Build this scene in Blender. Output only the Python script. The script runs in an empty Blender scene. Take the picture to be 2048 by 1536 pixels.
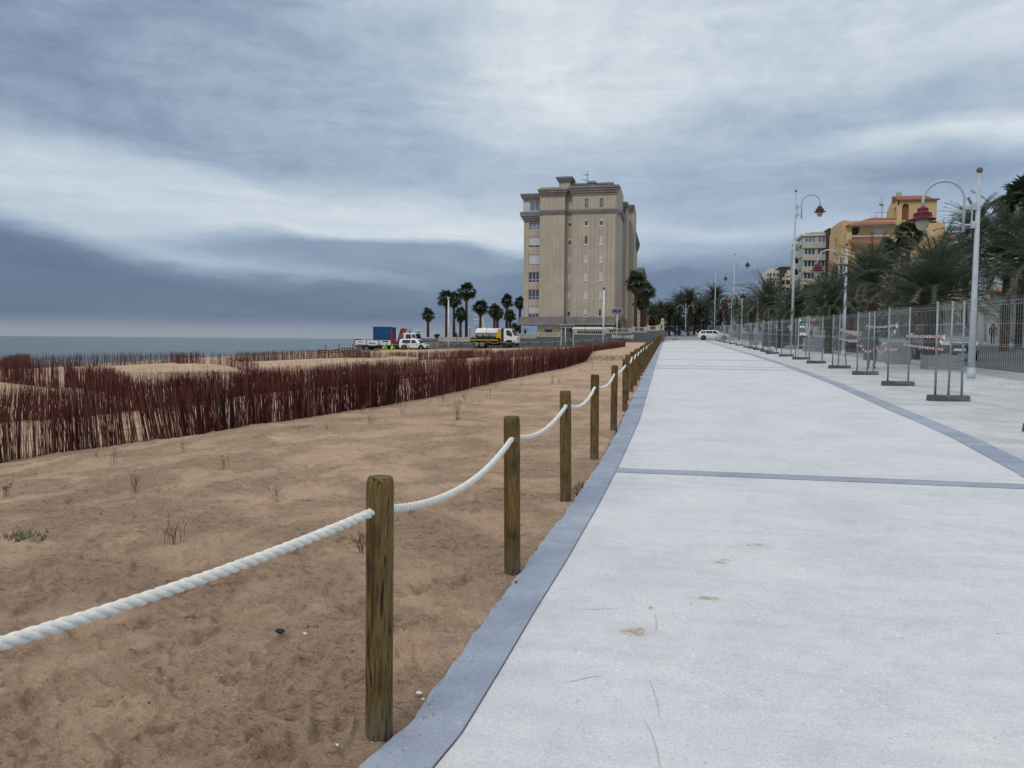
import bpy, math, random
import numpy as np
from mathutils import Vector, Matrix
random.seed(7); rng=np.random.default_rng(7)
S=bpy.context.scene
COL=S.collection
R=math.radians
# ------------------------------------------------------------------ camera
F=1538.0; CX,CY=1024,768; EYE=1.55
yaw,pitch,roll=R(11.33),R(3.31),R(0.452)
fw=Vector((-math.sin(yaw)*math.cos(pitch), math.cos(yaw)*math.cos(pitch), -math.sin(pitch)))
r0=Vector((math.cos(yaw),math.sin(yaw),0)); u0=r0.cross(fw)
rt=math.cos(roll)*r0+math.sin(roll)*u0; up=-math.sin(roll)*r0+math.cos(roll)*u0
cam=bpy.data.cameras.new('camera'); cam.sensor_width=36; cam.lens=F/2048*36; cam.clip_end=9000; cam.clip_start=.05
co=bpy.data.objects.new('camera',cam); COL.objects.link(co)
m=Matrix((rt,up,-fw)).transposed().to_4x4(); m.translation=(0,0,EYE); co.matrix_world=m
S.camera=co
# ------------------------------------------------------------------ ground shape
def sm(a,b,x):
    t=np.clip((x-a)/(b-a),0,1); return t*t*(3-2*t)
def zb(y): return 0.0135*np.minimum(y,118)+0.02*np.maximum(0,np.minimum(y,210)-118)
DUNES=[(-31,45,.34,7,7),(-22,60,.16,6,5),(-10.5,50,.14,2.2,6),(-7.5,33,.05,1.2,4)]
def zg(x,y):
    x=np.asarray(x,float); y=np.asarray(y,float)
    z=zb(y)+0.018*np.clip(x-6,0,34)
    z=z-0.63*sm(4.5,13,-x)-0.028*np.maximum(0,-x-13)
    z=z-0.0014*np.maximum(0,-x-42)**2
    for a,b,h,sx,sy in DUNES: z=z+h*np.exp(-((x-a)/sx)**2-((y-b)/sy)**2)
    return np.maximum(z,-7)
def ray(px,py): return fw+rt*((px-CX)/F)-up*((py-CY)/F)
def G(px,py):
    d=ray(px,py); t=.5
    while t<700:
        if EYE+d.z*t<zg(d.x*t,d.y*t):
            lo,hi=t/1.01-.02,t
            for _ in range(24):
                q=(lo+hi)/2
                if EYE+d.z*q<zg(d.x*q,d.y*q): hi=q
                else: lo=q
            return Vector((d.x*hi,d.y*hi,float(zg(d.x*hi,d.y*hi)))),hi
        t=t*1.01+.01
    return Vector((d.x*90,d.y*90,float(zg(d.x*90,d.y*90)))),90
def PY(px,py,Y):
    d=ray(px,py); t=Y/d.y; return Vector((d.x*t,Y,EYE+d.z*t))
def PX(px,py,X):
    d=ray(px,py); t=X/d.x; return Vector((X,d.y*t,EYE+d.z*t))
def gp(x,y,dz=0): return Vector((x,y,float(zg(x,y))+dz))
# ------------------------------------------------------------------ materials
def mat(name,col,rough=.8,col2=None,scale=6,bump=0,bscale=40,metal=0,spec=.3,detail=6,lo=.35,hi=.65,stretch=None,emit=None,trans=0):
    M=bpy.data.materials.new(name); M.use_nodes=True; nt=M.node_tree; N=nt.nodes; L=nt.links
    b=N['Principled BSDF']; b.inputs['Roughness'].default_value=rough; b.inputs['Metallic'].default_value=metal
    b.inputs['Specular IOR Level'].default_value=spec
    b.inputs['Base Color'].default_value=(*col,1)
    tc=N.new('ShaderNodeTexCoord'); src=tc.outputs['Object']
    if stretch:
        mp=N.new('ShaderNodeMapping'); mp.inputs['Scale'].default_value=stretch; L.new(src,mp.inputs[0]); src=mp.outputs[0]
    if col2 is None: col2=tuple(c*.86 for c in col)
    n=N.new('ShaderNodeTexNoise'); n.inputs['Scale'].default_value=scale; n.inputs['Detail'].default_value=detail; L.new(src,n.inputs['Vector'])
    r=N.new('ShaderNodeValToRGB'); r.color_ramp.elements[0].position=lo; r.color_ramp.elements[1].position=hi
    r.color_ramp.elements[0].color=(*col,1); r.color_ramp.elements[1].color=(*col2,1)
    L.new(n.outputs['Fac'],r.inputs[0]); L.new(r.outputs[0],b.inputs['Base Color'])
    if bump:
        n2=N.new('ShaderNodeTexNoise'); n2.inputs['Scale'].default_value=bscale; n2.inputs['Detail'].default_value=5; L.new(src,n2.inputs['Vector'])
        bp=N.new('ShaderNodeBump'); bp.inputs['Strength'].default_value=bump; bp.inputs['Distance'].default_value=.02
        L.new(n2.outputs['Fac'],bp.inputs['Height']); L.new(bp.outputs[0],b.inputs['Normal'])
    if emit:
        b.inputs['Emission Color'].default_value=(*emit[:3],1); b.inputs['Emission Strength'].default_value=emit[3]
    if trans: b.inputs['Transmission Weight'].default_value=trans
    return M
def nodes(M): return M.node_tree.nodes,M.node_tree.links
def vcmat(name,rough=.85):
    M=bpy.data.materials.new(name); M.use_nodes=True; N,L=nodes(M)
    a=N.new('ShaderNodeAttribute'); a.attribute_name='tint'; L.new(a.outputs['Color'],N['Principled BSDF'].inputs['Base Color'])
    N['Principled BSDF'].inputs['Roughness'].default_value=rough; N['Principled BSDF'].inputs['Specular IOR Level'].default_value=.2
    return M
# ------------------------------------------------------------------ mesh building
class MB:
    def __init__(s): s.v=[]; s.f=[]; s.mi=[]; s.c=[]; s.cur=0; s.col=None
    def add(s,vs,fs):
        o=len(s.v); s.v.extend([tuple(p) for p in vs])
        for f in fs: s.f.append(tuple(i+o for i in f)); s.mi.append(s.cur)
        if s.col is not None: s.c.extend([s.col]*len(vs))
        return s
    def box(s,cx,cy,cz,sx,sy,sz,rz=0,taper=1):
        c,n=math.cos(rz),math.sin(rz); vs=[]
        for dz,t in ((-1,1),(1,taper)):
            for dx,dy in ((-1,-1),(1,-1),(1,1),(-1,1)):
                a,b=dx*sx/2*t,dy*sy/2*t; vs.append((cx+a*c-b*n,cy+a*n+b*c,cz+dz*sz/2))
        return s.add(vs,[(0,3,2,1),(4,5,6,7),(0,1,5,4),(1,2,6,5),(2,3,7,6),(3,0,4,7)])
    def bb(s,x0,x1,y0,y1,z0,z1): return s.box((x0+x1)/2,(y0+y1)/2,(z0+z1)/2,abs(x1-x0),abs(y1-y0),abs(z1-z0))
    def tube(s,pts,r,n=6,cap=True):
        pts=[Vector(p) for p in pts]; k=len(pts)
        rs=r if isinstance(r,(list,tuple)) else [r]*k
        vs=[];fs=[]; ref=None
        for i,p in enumerate(pts):
            d=(pts[min(i+1,k-1)]-pts[max(i-1,0)]).normalized()
            if ref is None: ref=Vector((1,0,0)) if abs(d.x)<.8 else Vector((0,1,0))
            a=(ref-d*ref.dot(d)).normalized(); b=d.cross(a); ref=a
            for j in range(n):
                t=2*math.pi*j/n; vs.append(p+(a*math.cos(t)+b*math.sin(t))*rs[i])
        for i in range(k-1):
            for j in range(n):
                q=(j+1)%n; fs.append((i*n+j,i*n+q,(i+1)*n+q,(i+1)*n+j))
        if cap: fs.append(tuple(range(n))[::-1]); fs.append(tuple((k-1)*n+j for j in range(n)))
        return s.add(vs,fs)
    def lathe(s,prof,c=(0,0,0),n=16):
        vs=[];fs=[]
        for r_,z in prof:
            for j in range(n):
                t=2*math.pi*j/n; vs.append((c[0]+r_*math.cos(t),c[1]+r_*math.sin(t),c[2]+z))
        for i in range(len(prof)-1):
            for j in range(n):
                q=(j+1)%n; fs.append((i*n+j,i*n+q,(i+1)*n+q,(i+1)*n+j))
        fs.append(tuple(range(n))[::-1]); fs.append(tuple((len(prof)-1)*n+j for j in range(n)))
        return s.add(vs,fs)
    def prism(s,poly,axis,a,b):
        # poly of 2D points; axis 'x' => (y,z) swept in x, 'y' => (x,z) swept in y, 'z' => (x,y) swept in z
        def P(p,t): return (t,p[0],p[1]) if axis=='x' else ((p[0],t,p[1]) if axis=='y' else (p[0],p[1],t))
        n=len(poly); vs=[P(p,a) for p in poly]+[P(p,b) for p in poly]
        fs=[tuple(range(n))[::-1],tuple(range(n,2*n))]+[(i,(i+1)%n,n+(i+1)%n,n+i) for i in range(n)]
        return s.add(vs,fs)
    def quad(s,a,b,c,d): return s.add([a,b,c,d],[(0,1,2,3)])
    def build(s,name,m=None,parent=None,smooth=False,mats=None,loc=None):
        me=bpy.data.meshes.new(name); me.from_pydata(s.v,[],s.f)
        for q in (mats or ([m] if m else [])): me.materials.append(q)
        if mats: me.polygons.foreach_set('material_index',s.mi)
        if s.c:
            ca=me.color_attributes.new('tint','FLOAT_COLOR','POINT')
            ca.data.foreach_set('color',np.array(s.c,dtype=np.float32).ravel())
        if smooth: me.polygons.foreach_set('use_smooth',[True]*len(me.polygons))
        me.update()
        o=bpy.data.objects.new(name,me); COL.objects.link(o)
        if parent: o.parent=parent
        if loc is not None: o.location=loc
        return o
def tag(o,label=None,cat=None,group=None,kind=None):
    if label: o['label']=label
    if cat: o['category']=cat
    if group: o['group']=group
    if kind: o['kind']=kind
    return o
def thing(name,label,cat,loc=(0,0,0),rz=0,group=None):
    o=bpy.data.objects.new(name,None); COL.objects.link(o); o.location=loc; o.rotation_euler=(0,0,rz)
    o.empty_display_size=.2
    return tag(o,label,cat,group)
def struct(o): o['kind']='structure'; return o
def kids(o): return [c for c in bpy.data.objects if c.parent==o]
def copy_tree(o,parent=None,ch=None):
    if ch is None:
        ch={}
        for c in bpy.data.objects:
            if c.parent: ch.setdefault(c.parent.name,[]).append(c)
    c=o.copy(); COL.objects.link(c)
    if parent: c.parent=parent
    for k in ch.get(o.name,[]): copy_tree(k,c,ch)
    return c
def place(proto,used,loc,rz,label,scale=1):
    o=proto if not used else copy_tree(proto)
    o.location=loc; o.rotation_euler=(0,0,rz); o.scale=(scale,)*3; o['label']=label
    return o
ORD=['first','second','third','fourth','fifth','sixth','seventh','eighth','ninth','tenth','eleventh','twelfth','thirteenth','fourteenth','fifteenth','sixteenth','seventeenth','eighteenth','nineteenth','twentieth']
def ordw(i):
    if i<20: return ORD[i]
    tens=['','','twenty','thirty','forty','fifty','sixty'][(i+1)//10]
    u=(i+1)%10
    if u==0: return {20:'twentieth',30:'thirtieth',40:'fortieth',50:'fiftieth',60:'sixtieth'}[i+1]
    return tens+'-'+ORD[u-1]
# numpy gradient noise
def pn(x,y,seed=0):
    xi=np.floor(x).astype(np.int64); yi=np.floor(y).astype(np.int64); xf=x-xi; yf=y-yi
    def g(i,j):
        h=(i*374761393+j*668265263+seed*1274126177)&0xffffffff
        h=((h^(h>>13))*1274126177)&0xffffffff; h=h^(h>>16)
        a=(h&0xffff)/65535.0*2*np.pi; return np.cos(a),np.sin(a)
    def d(i,j,u,v):
        a,b=g(xi+i,yi+j); return a*u+b*v
    u=xf*xf*xf*(xf*(xf*6-15)+10); v=yf*yf*yf*(yf*(yf*6-15)+10)
    return (d(0,0,xf,yf)*(1-u)+d(1,0,xf-1,yf)*u)*(1-v)+(d(0,1,xf,yf-1)*(1-u)+d(1,1,xf-1,yf-1)*u)*v
def fbm(x,y,o=4,seed=0):
    r=0;a=1
    for i in range(o): r=r+a*pn(x,y,seed+i); x=x*2.03+7.1; y=y*2.03+3.7; a*=.5
    return r
# ------------------------------------------------------------------ materials list
SAND=bpy.data.materials.new('sand'); SAND.use_nodes=True
N,L=nodes(SAND); b=N['Principled BSDF']; b.inputs['Roughness'].default_value=.95; b.inputs['Specular IOR Level'].default_value=.1
tc=N.new('ShaderNodeTexCoord')
def noise(N,L,src,scale,detail=5,rough=.55,dist=0):
    n=N.new('ShaderNodeTexNoise'); n.inputs['Scale'].default_value=scale; n.inputs['Detail'].default_value=detail
    n.inputs['Roughness'].default_value=rough; n.inputs['Distortion'].default_value=dist
    L.new(src,n.inputs['Vector']); return n.outputs['Fac']
def ramp(N,L,src,els):
    r=N.new('ShaderNodeValToRGB'); e=r.color_ramp.elements
    while len(e)<len(els): e.new(.5)
    for i,(p,c) in enumerate(els): e[i].position=p; e[i].color=(*c,1) if len(c)==3 else c
    L.new(src,r.inputs[0]); return r.outputs[0]
def mix(N,L,a,b_,f,mode='MIX'):
    x=N.new('ShaderNodeMix'); x.data_type='RGBA'; x.blend_type=mode
    for s_,v in ((0,f),(6,a),(7,b_)):
        if hasattr(v,'is_linked'): L.new(v,x.inputs[s_])
        else: x.inputs[s_].default_value=v if not isinstance(v,tuple) else (*v,1)
    return x.outputs[2]
o_=tc.outputs['Object']
big=ramp(N,L,noise(N,L,o_,.35,6,.6),[(.3,(.445,.310,.218)),(.5,(.510,.358,.252)),(.7,(.565,.402,.288))])
patch=ramp(N,L,noise(N,L,o_,2.3,7,.65,.6),[(.32,(.80,.78,.77)),(.45,(.96,.955,.95)),(.75,(1.06,1.06,1.06))])
c1=mix(N,L,big,patch,1.0,'MULTIPLY')
grain=ramp(N,L,noise(N,L,o_,110,4,.75),[(.32,(.66,.64,.62)),(.5,(1,1,1)),(.66,(1.2,1.2,1.2))])
c2=mix(N,L,c1,grain,.9,'MULTIPLY')
mpc=N.new('ShaderNodeMapping'); mpc.inputs['Rotation'].default_value=(0,0,.25); mpc.inputs['Scale'].default_value=(.55,1.5,1); L.new(o_,mpc.inputs[0])
clod_shade=ramp(N,L,noise(N,L,mpc.outputs[0],15,7,.78,.9),[(.36,(.46,.42,.40)),(.45,(1,1,1)),(.7,(1.08,1.08,1.08))])  # little shadows between sand clods, painted into the colour
zone=ramp(N,L,noise(N,L,o_,1.15,5,.6,.5),[(.40,(.15,.15,.15)),(.56,(1,1,1))])
c2=mix(N,L,c2,clod_shade,zone,'MULTIPLY')
clod_shade2=ramp(N,L,noise(N,L,mpc.outputs[0],40,6,.72,.8),[(.385,(.50,.46,.44)),(.425,(1,1,1)),(.62,(1,1,1)),(.7,(1.12,1.12,1.12))])  # finer, crisper clod shadows, also put into the colour
c2=mix(N,L,c2,clod_shade2,zone,'MULTIPLY')
vo=N.new('ShaderNodeTexVoronoi'); vo.inputs['Scale'].default_value=26; L.new(o_,vo.inputs['Vector'])
peb=ramp(N,L,vo.outputs['Distance'],[(.0,(1,1,1)),(.13,(1,1,1)),(.16,(0,0,0)),(1,(0,0,0))])
vsel=ramp(N,L,vo.outputs['Color'],[(.0,(0,0,0)),(.86,(0,0,0)),(.88,(1,1,1)),(1,(1,1,1))])
pm=mix(N,L,peb,vsel,1.0,'MULTIPLY')
pcol=ramp(N,L,vo.outputs['Color'],[(.88,(.10,.07,.055)),(.94,(.5,.45,.4)),(1,(.2,.14,.1))])
c3=mix(N,L,c2,pcol,pm)
L.new(c3,b.inputs['Base Color'])
bp=N.new('ShaderNodeBump'); bp.inputs['Strength'].default_value=1.0; bp.inputs['Distance'].default_value=.075
h1=noise(N,L,mpc.outputs[0],9,9,.74,.7); L.new(h1,bp.inputs['Height']); zs=N.new('ShaderNodeMath'); zs.operation='MULTIPLY_ADD'; zs.inputs[1].default_value=.75; zs.inputs[2].default_value=.35; L.new(zone,zs.inputs[0]); L.new(zs.outputs[0],bp.inputs['Strength'])
bp2=N.new('ShaderNodeBump'); bp2.inputs['Strength'].default_value=.9; bp2.inputs['Distance'].default_value=.022
L.new(noise(N,L,o_,48,7,.75),bp2.inputs['Height']); L.new(bp.outputs[0],bp2.inputs['Normal']); L.new(bp2.outputs[0],b.inputs['Normal'])

PAVE=bpy.data.materials.new('terrazzo_concrete'); PAVE.use_nodes=True
def stainmask(N,L,src,items,warp=.12,wscale=7):
    # soft edged elliptical stains at real places on the ground, edges broken by noise
    nz=N.new('ShaderNodeTexNoise'); nz.inputs['Scale'].default_value=wscale; nz.inputs['Detail'].default_value=6; L.new(src,nz.inputs['Vector'])
    sub=N.new('ShaderNodeVectorMath'); sub.operation='SUBTRACT'; L.new(nz.outputs['Color'],sub.inputs[0]); sub.inputs[1].default_value=(.5,.5,.5)
    sc=N.new('ShaderNodeVectorMath'); sc.operation='SCALE'; L.new(sub.outputs[0],sc.inputs[0]); sc.inputs['Scale'].default_value=warp
    ad=N.new('ShaderNodeVectorMath'); ad.operation='ADD'; L.new(src,ad.inputs[0]); L.new(sc.outputs[0],ad.inputs[1])
    acc=None
    for (x,y,rx,ry,a) in items:
        mp=N.new('ShaderNodeMapping'); mp.vector_type='TEXTURE'; mp.inputs['Location'].default_value=(x,y,0); mp.inputs['Rotation'].default_value=(0,0,a); mp.inputs['Scale'].default_value=(rx,ry,1e4)
        L.new(ad.outputs[0],mp.inputs[0])
        g=N.new('ShaderNodeTexGradient'); g.gradient_type='SPHERICAL'; L.new(mp.outputs[0],g.inputs[0])
        if acc is None: acc=g.outputs['Fac']
        else:
            mx=N.new('ShaderNodeMath'); mx.operation='MAXIMUM'; L.new(acc,mx.inputs[0]); L.new(g.outputs['Fac'],mx.inputs[1]); acc=mx.outputs[0]
    return acc
def pave_nodes(M,base,dark,light,stains=False,fl=1.0):
    N,L=nodes(M); b=N['Principled BSDF']; b.inputs['Roughness'].default_value=.72; b.inputs['Specular IOR Level'].default_value=.3
    o_=N.new('ShaderNodeTexCoord').outputs['Object']
    c=ramp(N,L,noise(N,L,o_,1.1,8,.62,.3),[(.3,dark),(.5,base),(.72,light)])
    c=mix(N,L,c,ramp(N,L,noise(N,L,o_,7,6,.7),[(.35,(.93,.93,.94)),(.6,(1.03,1.03,1.03))]),1.0,'MULTIPLY')
    mp=N.new('ShaderNodeMapping'); mp.inputs['Scale'].default_value=(.5,5,1); L.new(o_,mp.inputs[0])
    c=mix(N,L,c,ramp(N,L,noise(N,L,mp.outputs[0],1.3,7,.7,.5),[(.38,(.94,.94,.95)),(.5,(1,1,1)),(.75,(1.03,1.03,1.03))]),1.0,'MULTIPLY')
    c=mix(N,L,c,ramp(N,L,noise(N,L,o_,75,4,.7),[(.36,(.86,.86,.87)),(.5,(1,1,1)),(.66,(1.06,1.06,1.06))]),1.0,'MULTIPLY')
    ck=noise(N,L,o_,2.2,9,.6,3.5); c=mix(N,L,c,ramp(N,L,ck,[(.493,(1,1,1)),(.4985,(.74,.74,.76)),(.504,(1,1,1))]),ramp(N,L,noise(N,L,o_,.8,2),[(.52,(0,0,0)),(.62,(.8,.8,.8))]),'MULTIPLY')
    for sc,th,col in ((30,.93,(.15,.155,.17)),(26,.90,(.80,.80,.82)),(46,.82,(.30,.31,.34)),(58,.74,(.76,.76,.78)),(80,.6,(.40,.41,.43)),(110,.5,(.70,.70,.72))):
        v=N.new('ShaderNodeTexVoronoi'); v.inputs['Scale'].default_value=sc; L.new(o_,v.inputs['Vector'])
        d=ramp(N,L,v.outputs['Distance'],[(.0,(1,1,1)),(.2,(1,1,1)),(.3,(0,0,0)),(1,(0,0,0))])
        s=ramp(N,L,v.outputs['Color'],[(.0,(0,0,0)),(th,(0,0,0)),(th+.01,(1,1,1)),(1,(1,1,1))])
        c=mix(N,L,c,col,mix(N,L,(0.,0.,0.),mix(N,L,d,s,1.0,'MULTIPLY'),.62*fl))
    if stains:
        items=[]
        for px,py,rx,ry in stains: 
            p,_=G(px,py); items.append((p.x,p.y,rx,ry,random.uniform(-.4,.4)))
        mk=stainmask(N,L,o_,items,.07,14)
        mk=ramp(N,L,mk,[(0,(0,0,0)),(.12,(0,0,0)),(.5,(.85,.85,.85)),(1,(.9,.9,.9))])
        st=noise(N,L,o_,30,4,.7); 
        mk2=mix(N,L,mk,ramp(N,L,st,[(.4,(0,0,0)),(.52,(1,1,1))]),1.0,'MULTIPLY')
        c=mix(N,L,c,(.31,.215,.13),mk2)
        mk3=stainmask(N,L,o_,[(a,b_,rx*2.4,ry*2.1,q) for a,b_,rx,ry,q in items],.15,6)
        mk3=ramp(N,L,mk3,[(.1,(0,0,0)),(1,(.35,.35,.35))])
        c=mix(N,L,c,(.42,.37,.31),mk3)
    L.new(c,b.inputs['Base Color'])
    bp=N.new('ShaderNodeBump'); bp.inputs['Strength'].default_value=.25; bp.inputs['Distance'].default_value=.004
    L.new(noise(N,L,o_,60,6,.6),bp.inputs['Height']); L.new(bp.outputs[0],b.inputs['Normal'])
pave_nodes(PAVE,(.558,.556,.578),(.50,.50,.522),(.612,.610,.622),[(1266,1264,.09,.07),(1280,1262,.04,.07),(1417,1197,.08,.04),(1440,1125,.055,.04),(1455,1120,.05,.03),(1303,1216,.02,.025),(1517,1089,.06,.025),(1500,1091,.04,.02)])
WALK=bpy.data.materials.new('broomed_concrete'); WALK.use_nodes=True
pave_nodes(WALK,(.47,.475,.485),(.37,.37,.38),(.57,.58,.60))
KERB=bpy.data.materials.new('blue_grey_concrete'); KERB.use_nodes=True
pave_nodes(KERB,(.272,.308,.382),(.215,.247,.318),(.36,.395,.465),fl=.3)
BAND=KERB
ASPH=mat('asphalt',(.062,.066,.074),.85,(.09,.094,.10),scale=1.2,bump=.4,bscale=120)
ROADL=mat('worn_white_paint',(.62,.63,.64),.7,(.45,.46,.47),scale=9)
GUT=mat('gutter_concrete',(.30,.31,.32),.85,(.24,.245,.25),scale=2,bump=.3)
WATER=bpy.data.materials.new('sea_water'); WATER.use_nodes=True
N,L=nodes(WATER); b=N['Principled BSDF']; b.inputs['Roughness'].default_value=.3; b.inputs['Specular IOR Level'].default_value=.36
o_=N.new('ShaderNodeTexCoord').outputs['Object']
mp=N.new('ShaderNodeMapping'); mp.inputs['Scale'].default_value=(.004,.02,1); L.new(o_,mp.inputs[0])
L.new(ramp(N,L,noise(N,L,mp.outputs[0],1,5,.6),[(.35,(.036,.066,.080)),(.65,(.052,.090,.104))]),b.inputs['Base Color'])
bp=N.new('ShaderNodeBump'); bp.inputs['Strength'].default_value=1; bp.inputs['Distance'].default_value=.35
mp=N.new('ShaderNodeMapping'); mp.inputs['Scale'].default_value=(.25,.7,1); L.new(o_,mp.inputs[0])
L.new(noise(N,L,mp.outputs[0],1,6,.65),bp.inputs['Height']); L.new(bp.outputs[0],b.inputs['Normal'])
def woodmat(name,a,b1,c0):
    M=bpy.data.materials.new(name); M.use_nodes=True; N,L=nodes(M); b=N['Principled BSDF']; b.inputs['Roughness'].default_value=.75; b.inputs['Specular IOR Level'].default_value=.25
    tc=N.new('ShaderNodeTexCoord'); oi=N.new('ShaderNodeObjectInfo')
    ad=N.new('ShaderNodeVectorMath'); ad.operation='ADD'; L.new(tc.outputs['Object'],ad.inputs[0])
    sc=N.new('ShaderNodeVectorMath'); sc.operation='SCALE'; sc.inputs[0].default_value=(37,11,91); L.new(oi.outputs['Random'],sc.inputs['Scale']); L.new(sc.outputs[0],ad.inputs[1])
    mp=N.new('ShaderNodeMapping'); mp.inputs['Scale'].default_value=(1,1,.09); L.new(ad.outputs[0],mp.inputs[0])
    g=noise(N,L,mp.outputs[0],42,7,.62,1.6)
    c=ramp(N,L,g,[(.3,c0),(.45,a),(.6,b1),(.8,a)])
    cr=ramp(N,L,noise(N,L,mp.outputs[0],24,3,.5,2.5),[(0,(0,0,0)),(.335,(0,0,0)),(.37,(1,1,1)),(1,(1,1,1))])
    c=mix(N,L,(.018,.012,.006),c,cr)
    kn=noise(N,L,ad.outputs[0],5,3); c=mix(N,L,c,ramp(N,L,kn,[(.3,(.55,.5,.45)),(.5,(1,1,1)),(.7,(1.25,1.2,1.1))]),1.0,'MULTIPLY')
    # grey cement/sand bloom rubbed onto the foot of the post
    sx=N.new('ShaderNodeSeparateXYZ'); L.new(tc.outputs['Object'],sx.inputs[0])
    ad2=N.new('ShaderNodeMath'); ad2.operation='ADD'; L.new(sx.outputs['Z'],ad2.inputs[0])
    nn=N.new('ShaderNodeMath'); nn.operation='MULTIPLY'; nn.inputs[1].default_value=.5; L.new(noise(N,L,mp.outputs[0],14,5),nn.inputs[0]); L.new(nn.outputs[0],ad2.inputs[1])
    f=ramp(N,L,ad2.outputs[0],[(.27,(.75,.75,.75)),(.40,(.0,.0,.0))])
    c=mix(N,L,c,(.15,.14,.122),mix(N,L,f,ramp(N,L,g,[(.40,(.15,.15,.15)),(.6,(1,1,1))]),1.0,'MULTIPLY'))
    L.new(c,b.inputs['Base Color'])
    bp=N.new('ShaderNodeBump'); bp.inputs['Strength'].default_value=.5; bp.inputs['Distance'].default_value=.004; L.new(g,bp.inputs['Height']); L.new(bp.outputs[0],b.inputs['Normal'])
    return M
WOOD=woodmat('treated_pine',(.098,.062,.020),(.150,.100,.036),(.035,.021,.008))
WOODS=woodmat('greyed_rail_wood',(.075,.055,.045),(.11,.085,.07),(.03,.022,.018))
ROPE=mat('white_rope',(.86,.84,.78),.9,(.74,.72,.66),scale=40,bump=.5,bscale=300)
GALV=mat('galvanised_steel',(.30,.33,.345),.45,(.22,.24,.25),scale=14,metal=.75)
WIRE=mat('fence_wire',(.40,.42,.43),.6,(.33,.35,.36),scale=20)
CBLK=mat('dark_concrete',(.115,.118,.125),.9,(.07,.072,.08),scale=8,bump=.7,bscale=60)
CLGT=mat('light_concrete',(.27,.28,.295),.9,(.2,.205,.215),scale=3,bump=.5,bscale=40)
LAMPW=mat('white_lamp_paint',(.45,.49,.53),.4,(.37,.41,.45),scale=5)
MAROON=mat('maroon_enamel',(.12,.012,.022),.35,(.08,.008,.015),scale=9)
LGLASS=mat('frosted_glass',(.42,.42,.33),.25,(.36,.36,.28),scale=5)
BALL=mat('brown_ball',(.16,.11,.095),.5)
BRICK=None
CLAD=bpy.data.materials.new('sandstone_cladding'); CLAD.use_nodes=True
N,L=nodes(CLAD); b=N['Principled BSDF']; b.inputs['Roughness'].default_value=.85; b.inputs['Specular IOR Level'].default_value=.2
o_=N.new('ShaderNodeTexCoord').outputs['Object']
c=ramp(N,L,noise(N,L,o_,.5,7,.6),[(.3,(.395,.335,.268)),(.55,(.445,.378,.306)),(.75,(.495,.424,.346))])
mp=N.new('ShaderNodeMapping'); mp.inputs['Scale'].default_value=(3,3,.12); L.new(o_,mp.inputs[0])
c=mix(N,L,c,ramp(N,L,noise(N,L,mp.outputs[0],1,5,.6),[(.35,(.92,.915,.91)),(.5,(1,1,1)),(.7,(1.04,1.04,1.04))]),1.0,'MULTIPLY')
sx=N.new('ShaderNodeSeparateXYZ'); L.new(o_,sx.inputs[0])
def lines(N,L,val,per,w):
    d=N.new('ShaderNodeMath'); d.operation='DIVIDE'; d.inputs[1].default_value=per; L.new(val,d.inputs[0])
    f=N.new('ShaderNodeMath'); f.operation='FRACT'; L.new(d.outputs[0],f.inputs[0])
    l=N.new('ShaderNodeMath'); l.operation='LESS_THAN'; l.inputs[1].default_value=w/per; L.new(f.outputs[0],l.inputs[0]); return l.outputs[0]
s_=N.new('ShaderNodeMath'); s_.operation='ADD'; L.new(sx.outputs['X'],s_.inputs[0]); L.new(sx.outputs['Y'],s_.inputs[1])
c=mix(N,L,c,(.30,.235,.18),lines(N,L,s_.outputs[0],.62,.05))
L.new(c,b.inputs['Base Color'])
CORN=mat('grey_cornice',(.235,.22,.21),.85,(.185,.172,.162),scale=.8,stretch=(1,1,.3))
CREAM=mat('cream_render',(.55,.47,.31),.85,(.47,.40,.27),scale=.7)
GREYW=mat('grey_wall_paint',(.125,.14,.15),.85,(.10,.112,.12),scale=.5)
BALUS=mat('balustrade_stone',(.48,.44,.36),.85,(.38,.35,.29),scale=1.5)
WHITE=mat('white_paint',(.70,.72,.73),.5,(.62,.64,.66),scale=2)
SHUT=mat('white_shutter',(.52,.535,.56),.6,(.45,.465,.49),scale=2)
GLASS=mat('window_glass',(.035,.045,.06),.08,(.06,.075,.09),scale=.4,spec=.6)
GLASSL=mat('curtained_glass',(.20,.24,.28),.2,(.13,.16,.2),scale=.9,spec=.5)
FRAME=mat('window_frame_white',(.6,.61,.62),.5)
OCHRE=mat('ochre_render',(.61,.43,.225),.85,(.53,.365,.185),scale=.35)
OCHRS=mat('brown_niche_render',(.22,.11,.06),.85)
TILE=mat('terracotta_tile',(.26,.105,.07),.85,(.18,.072,.05),scale=3,bump=1,bscale=12,stretch=(1,1,.4))
BROWN=mat('brown_cladding',(.06,.035,.035),.7)
PALEB=mat('pale_balcony_render',(.48,.45,.355),.85,(.42,.39,.31),scale=.5)
WHITEW=mat('old_white_wall',(.55,.53,.49),.85,(.45,.43,.40),scale=1)
DARKI=mat('dark_interior',(.012,.013,.016),.7)
BLACK=mat('black_rubber',(.015,.015,.016),.7)
CHASS=mat('dark_chassis',(.02,.02,.022),.7)
HUB=mat('hub_metal',(.3,.31,.32),.35,metal=.6)
CARW=mat('white_car_paint',(.72,.74,.76),.25,(.68,.7,.72),scale=1,spec=.5)
CARS=mat('silver_car_paint',(.15,.165,.18),.3,(.13,.145,.16),scale=1,spec=.5)
CARD=mat('dark_grey_car_paint',(.06,.065,.072),.3,metal=.3)
CARG=mat('blue_grey_car_paint',(.12,.16,.19),.3,metal=.3)
CGL=mat('car_glass',(.02,.026,.032),.06,spec=.7)
HEADL=mat('headlight_lens',(.7,.72,.74),.1,spec=.7)
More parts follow.
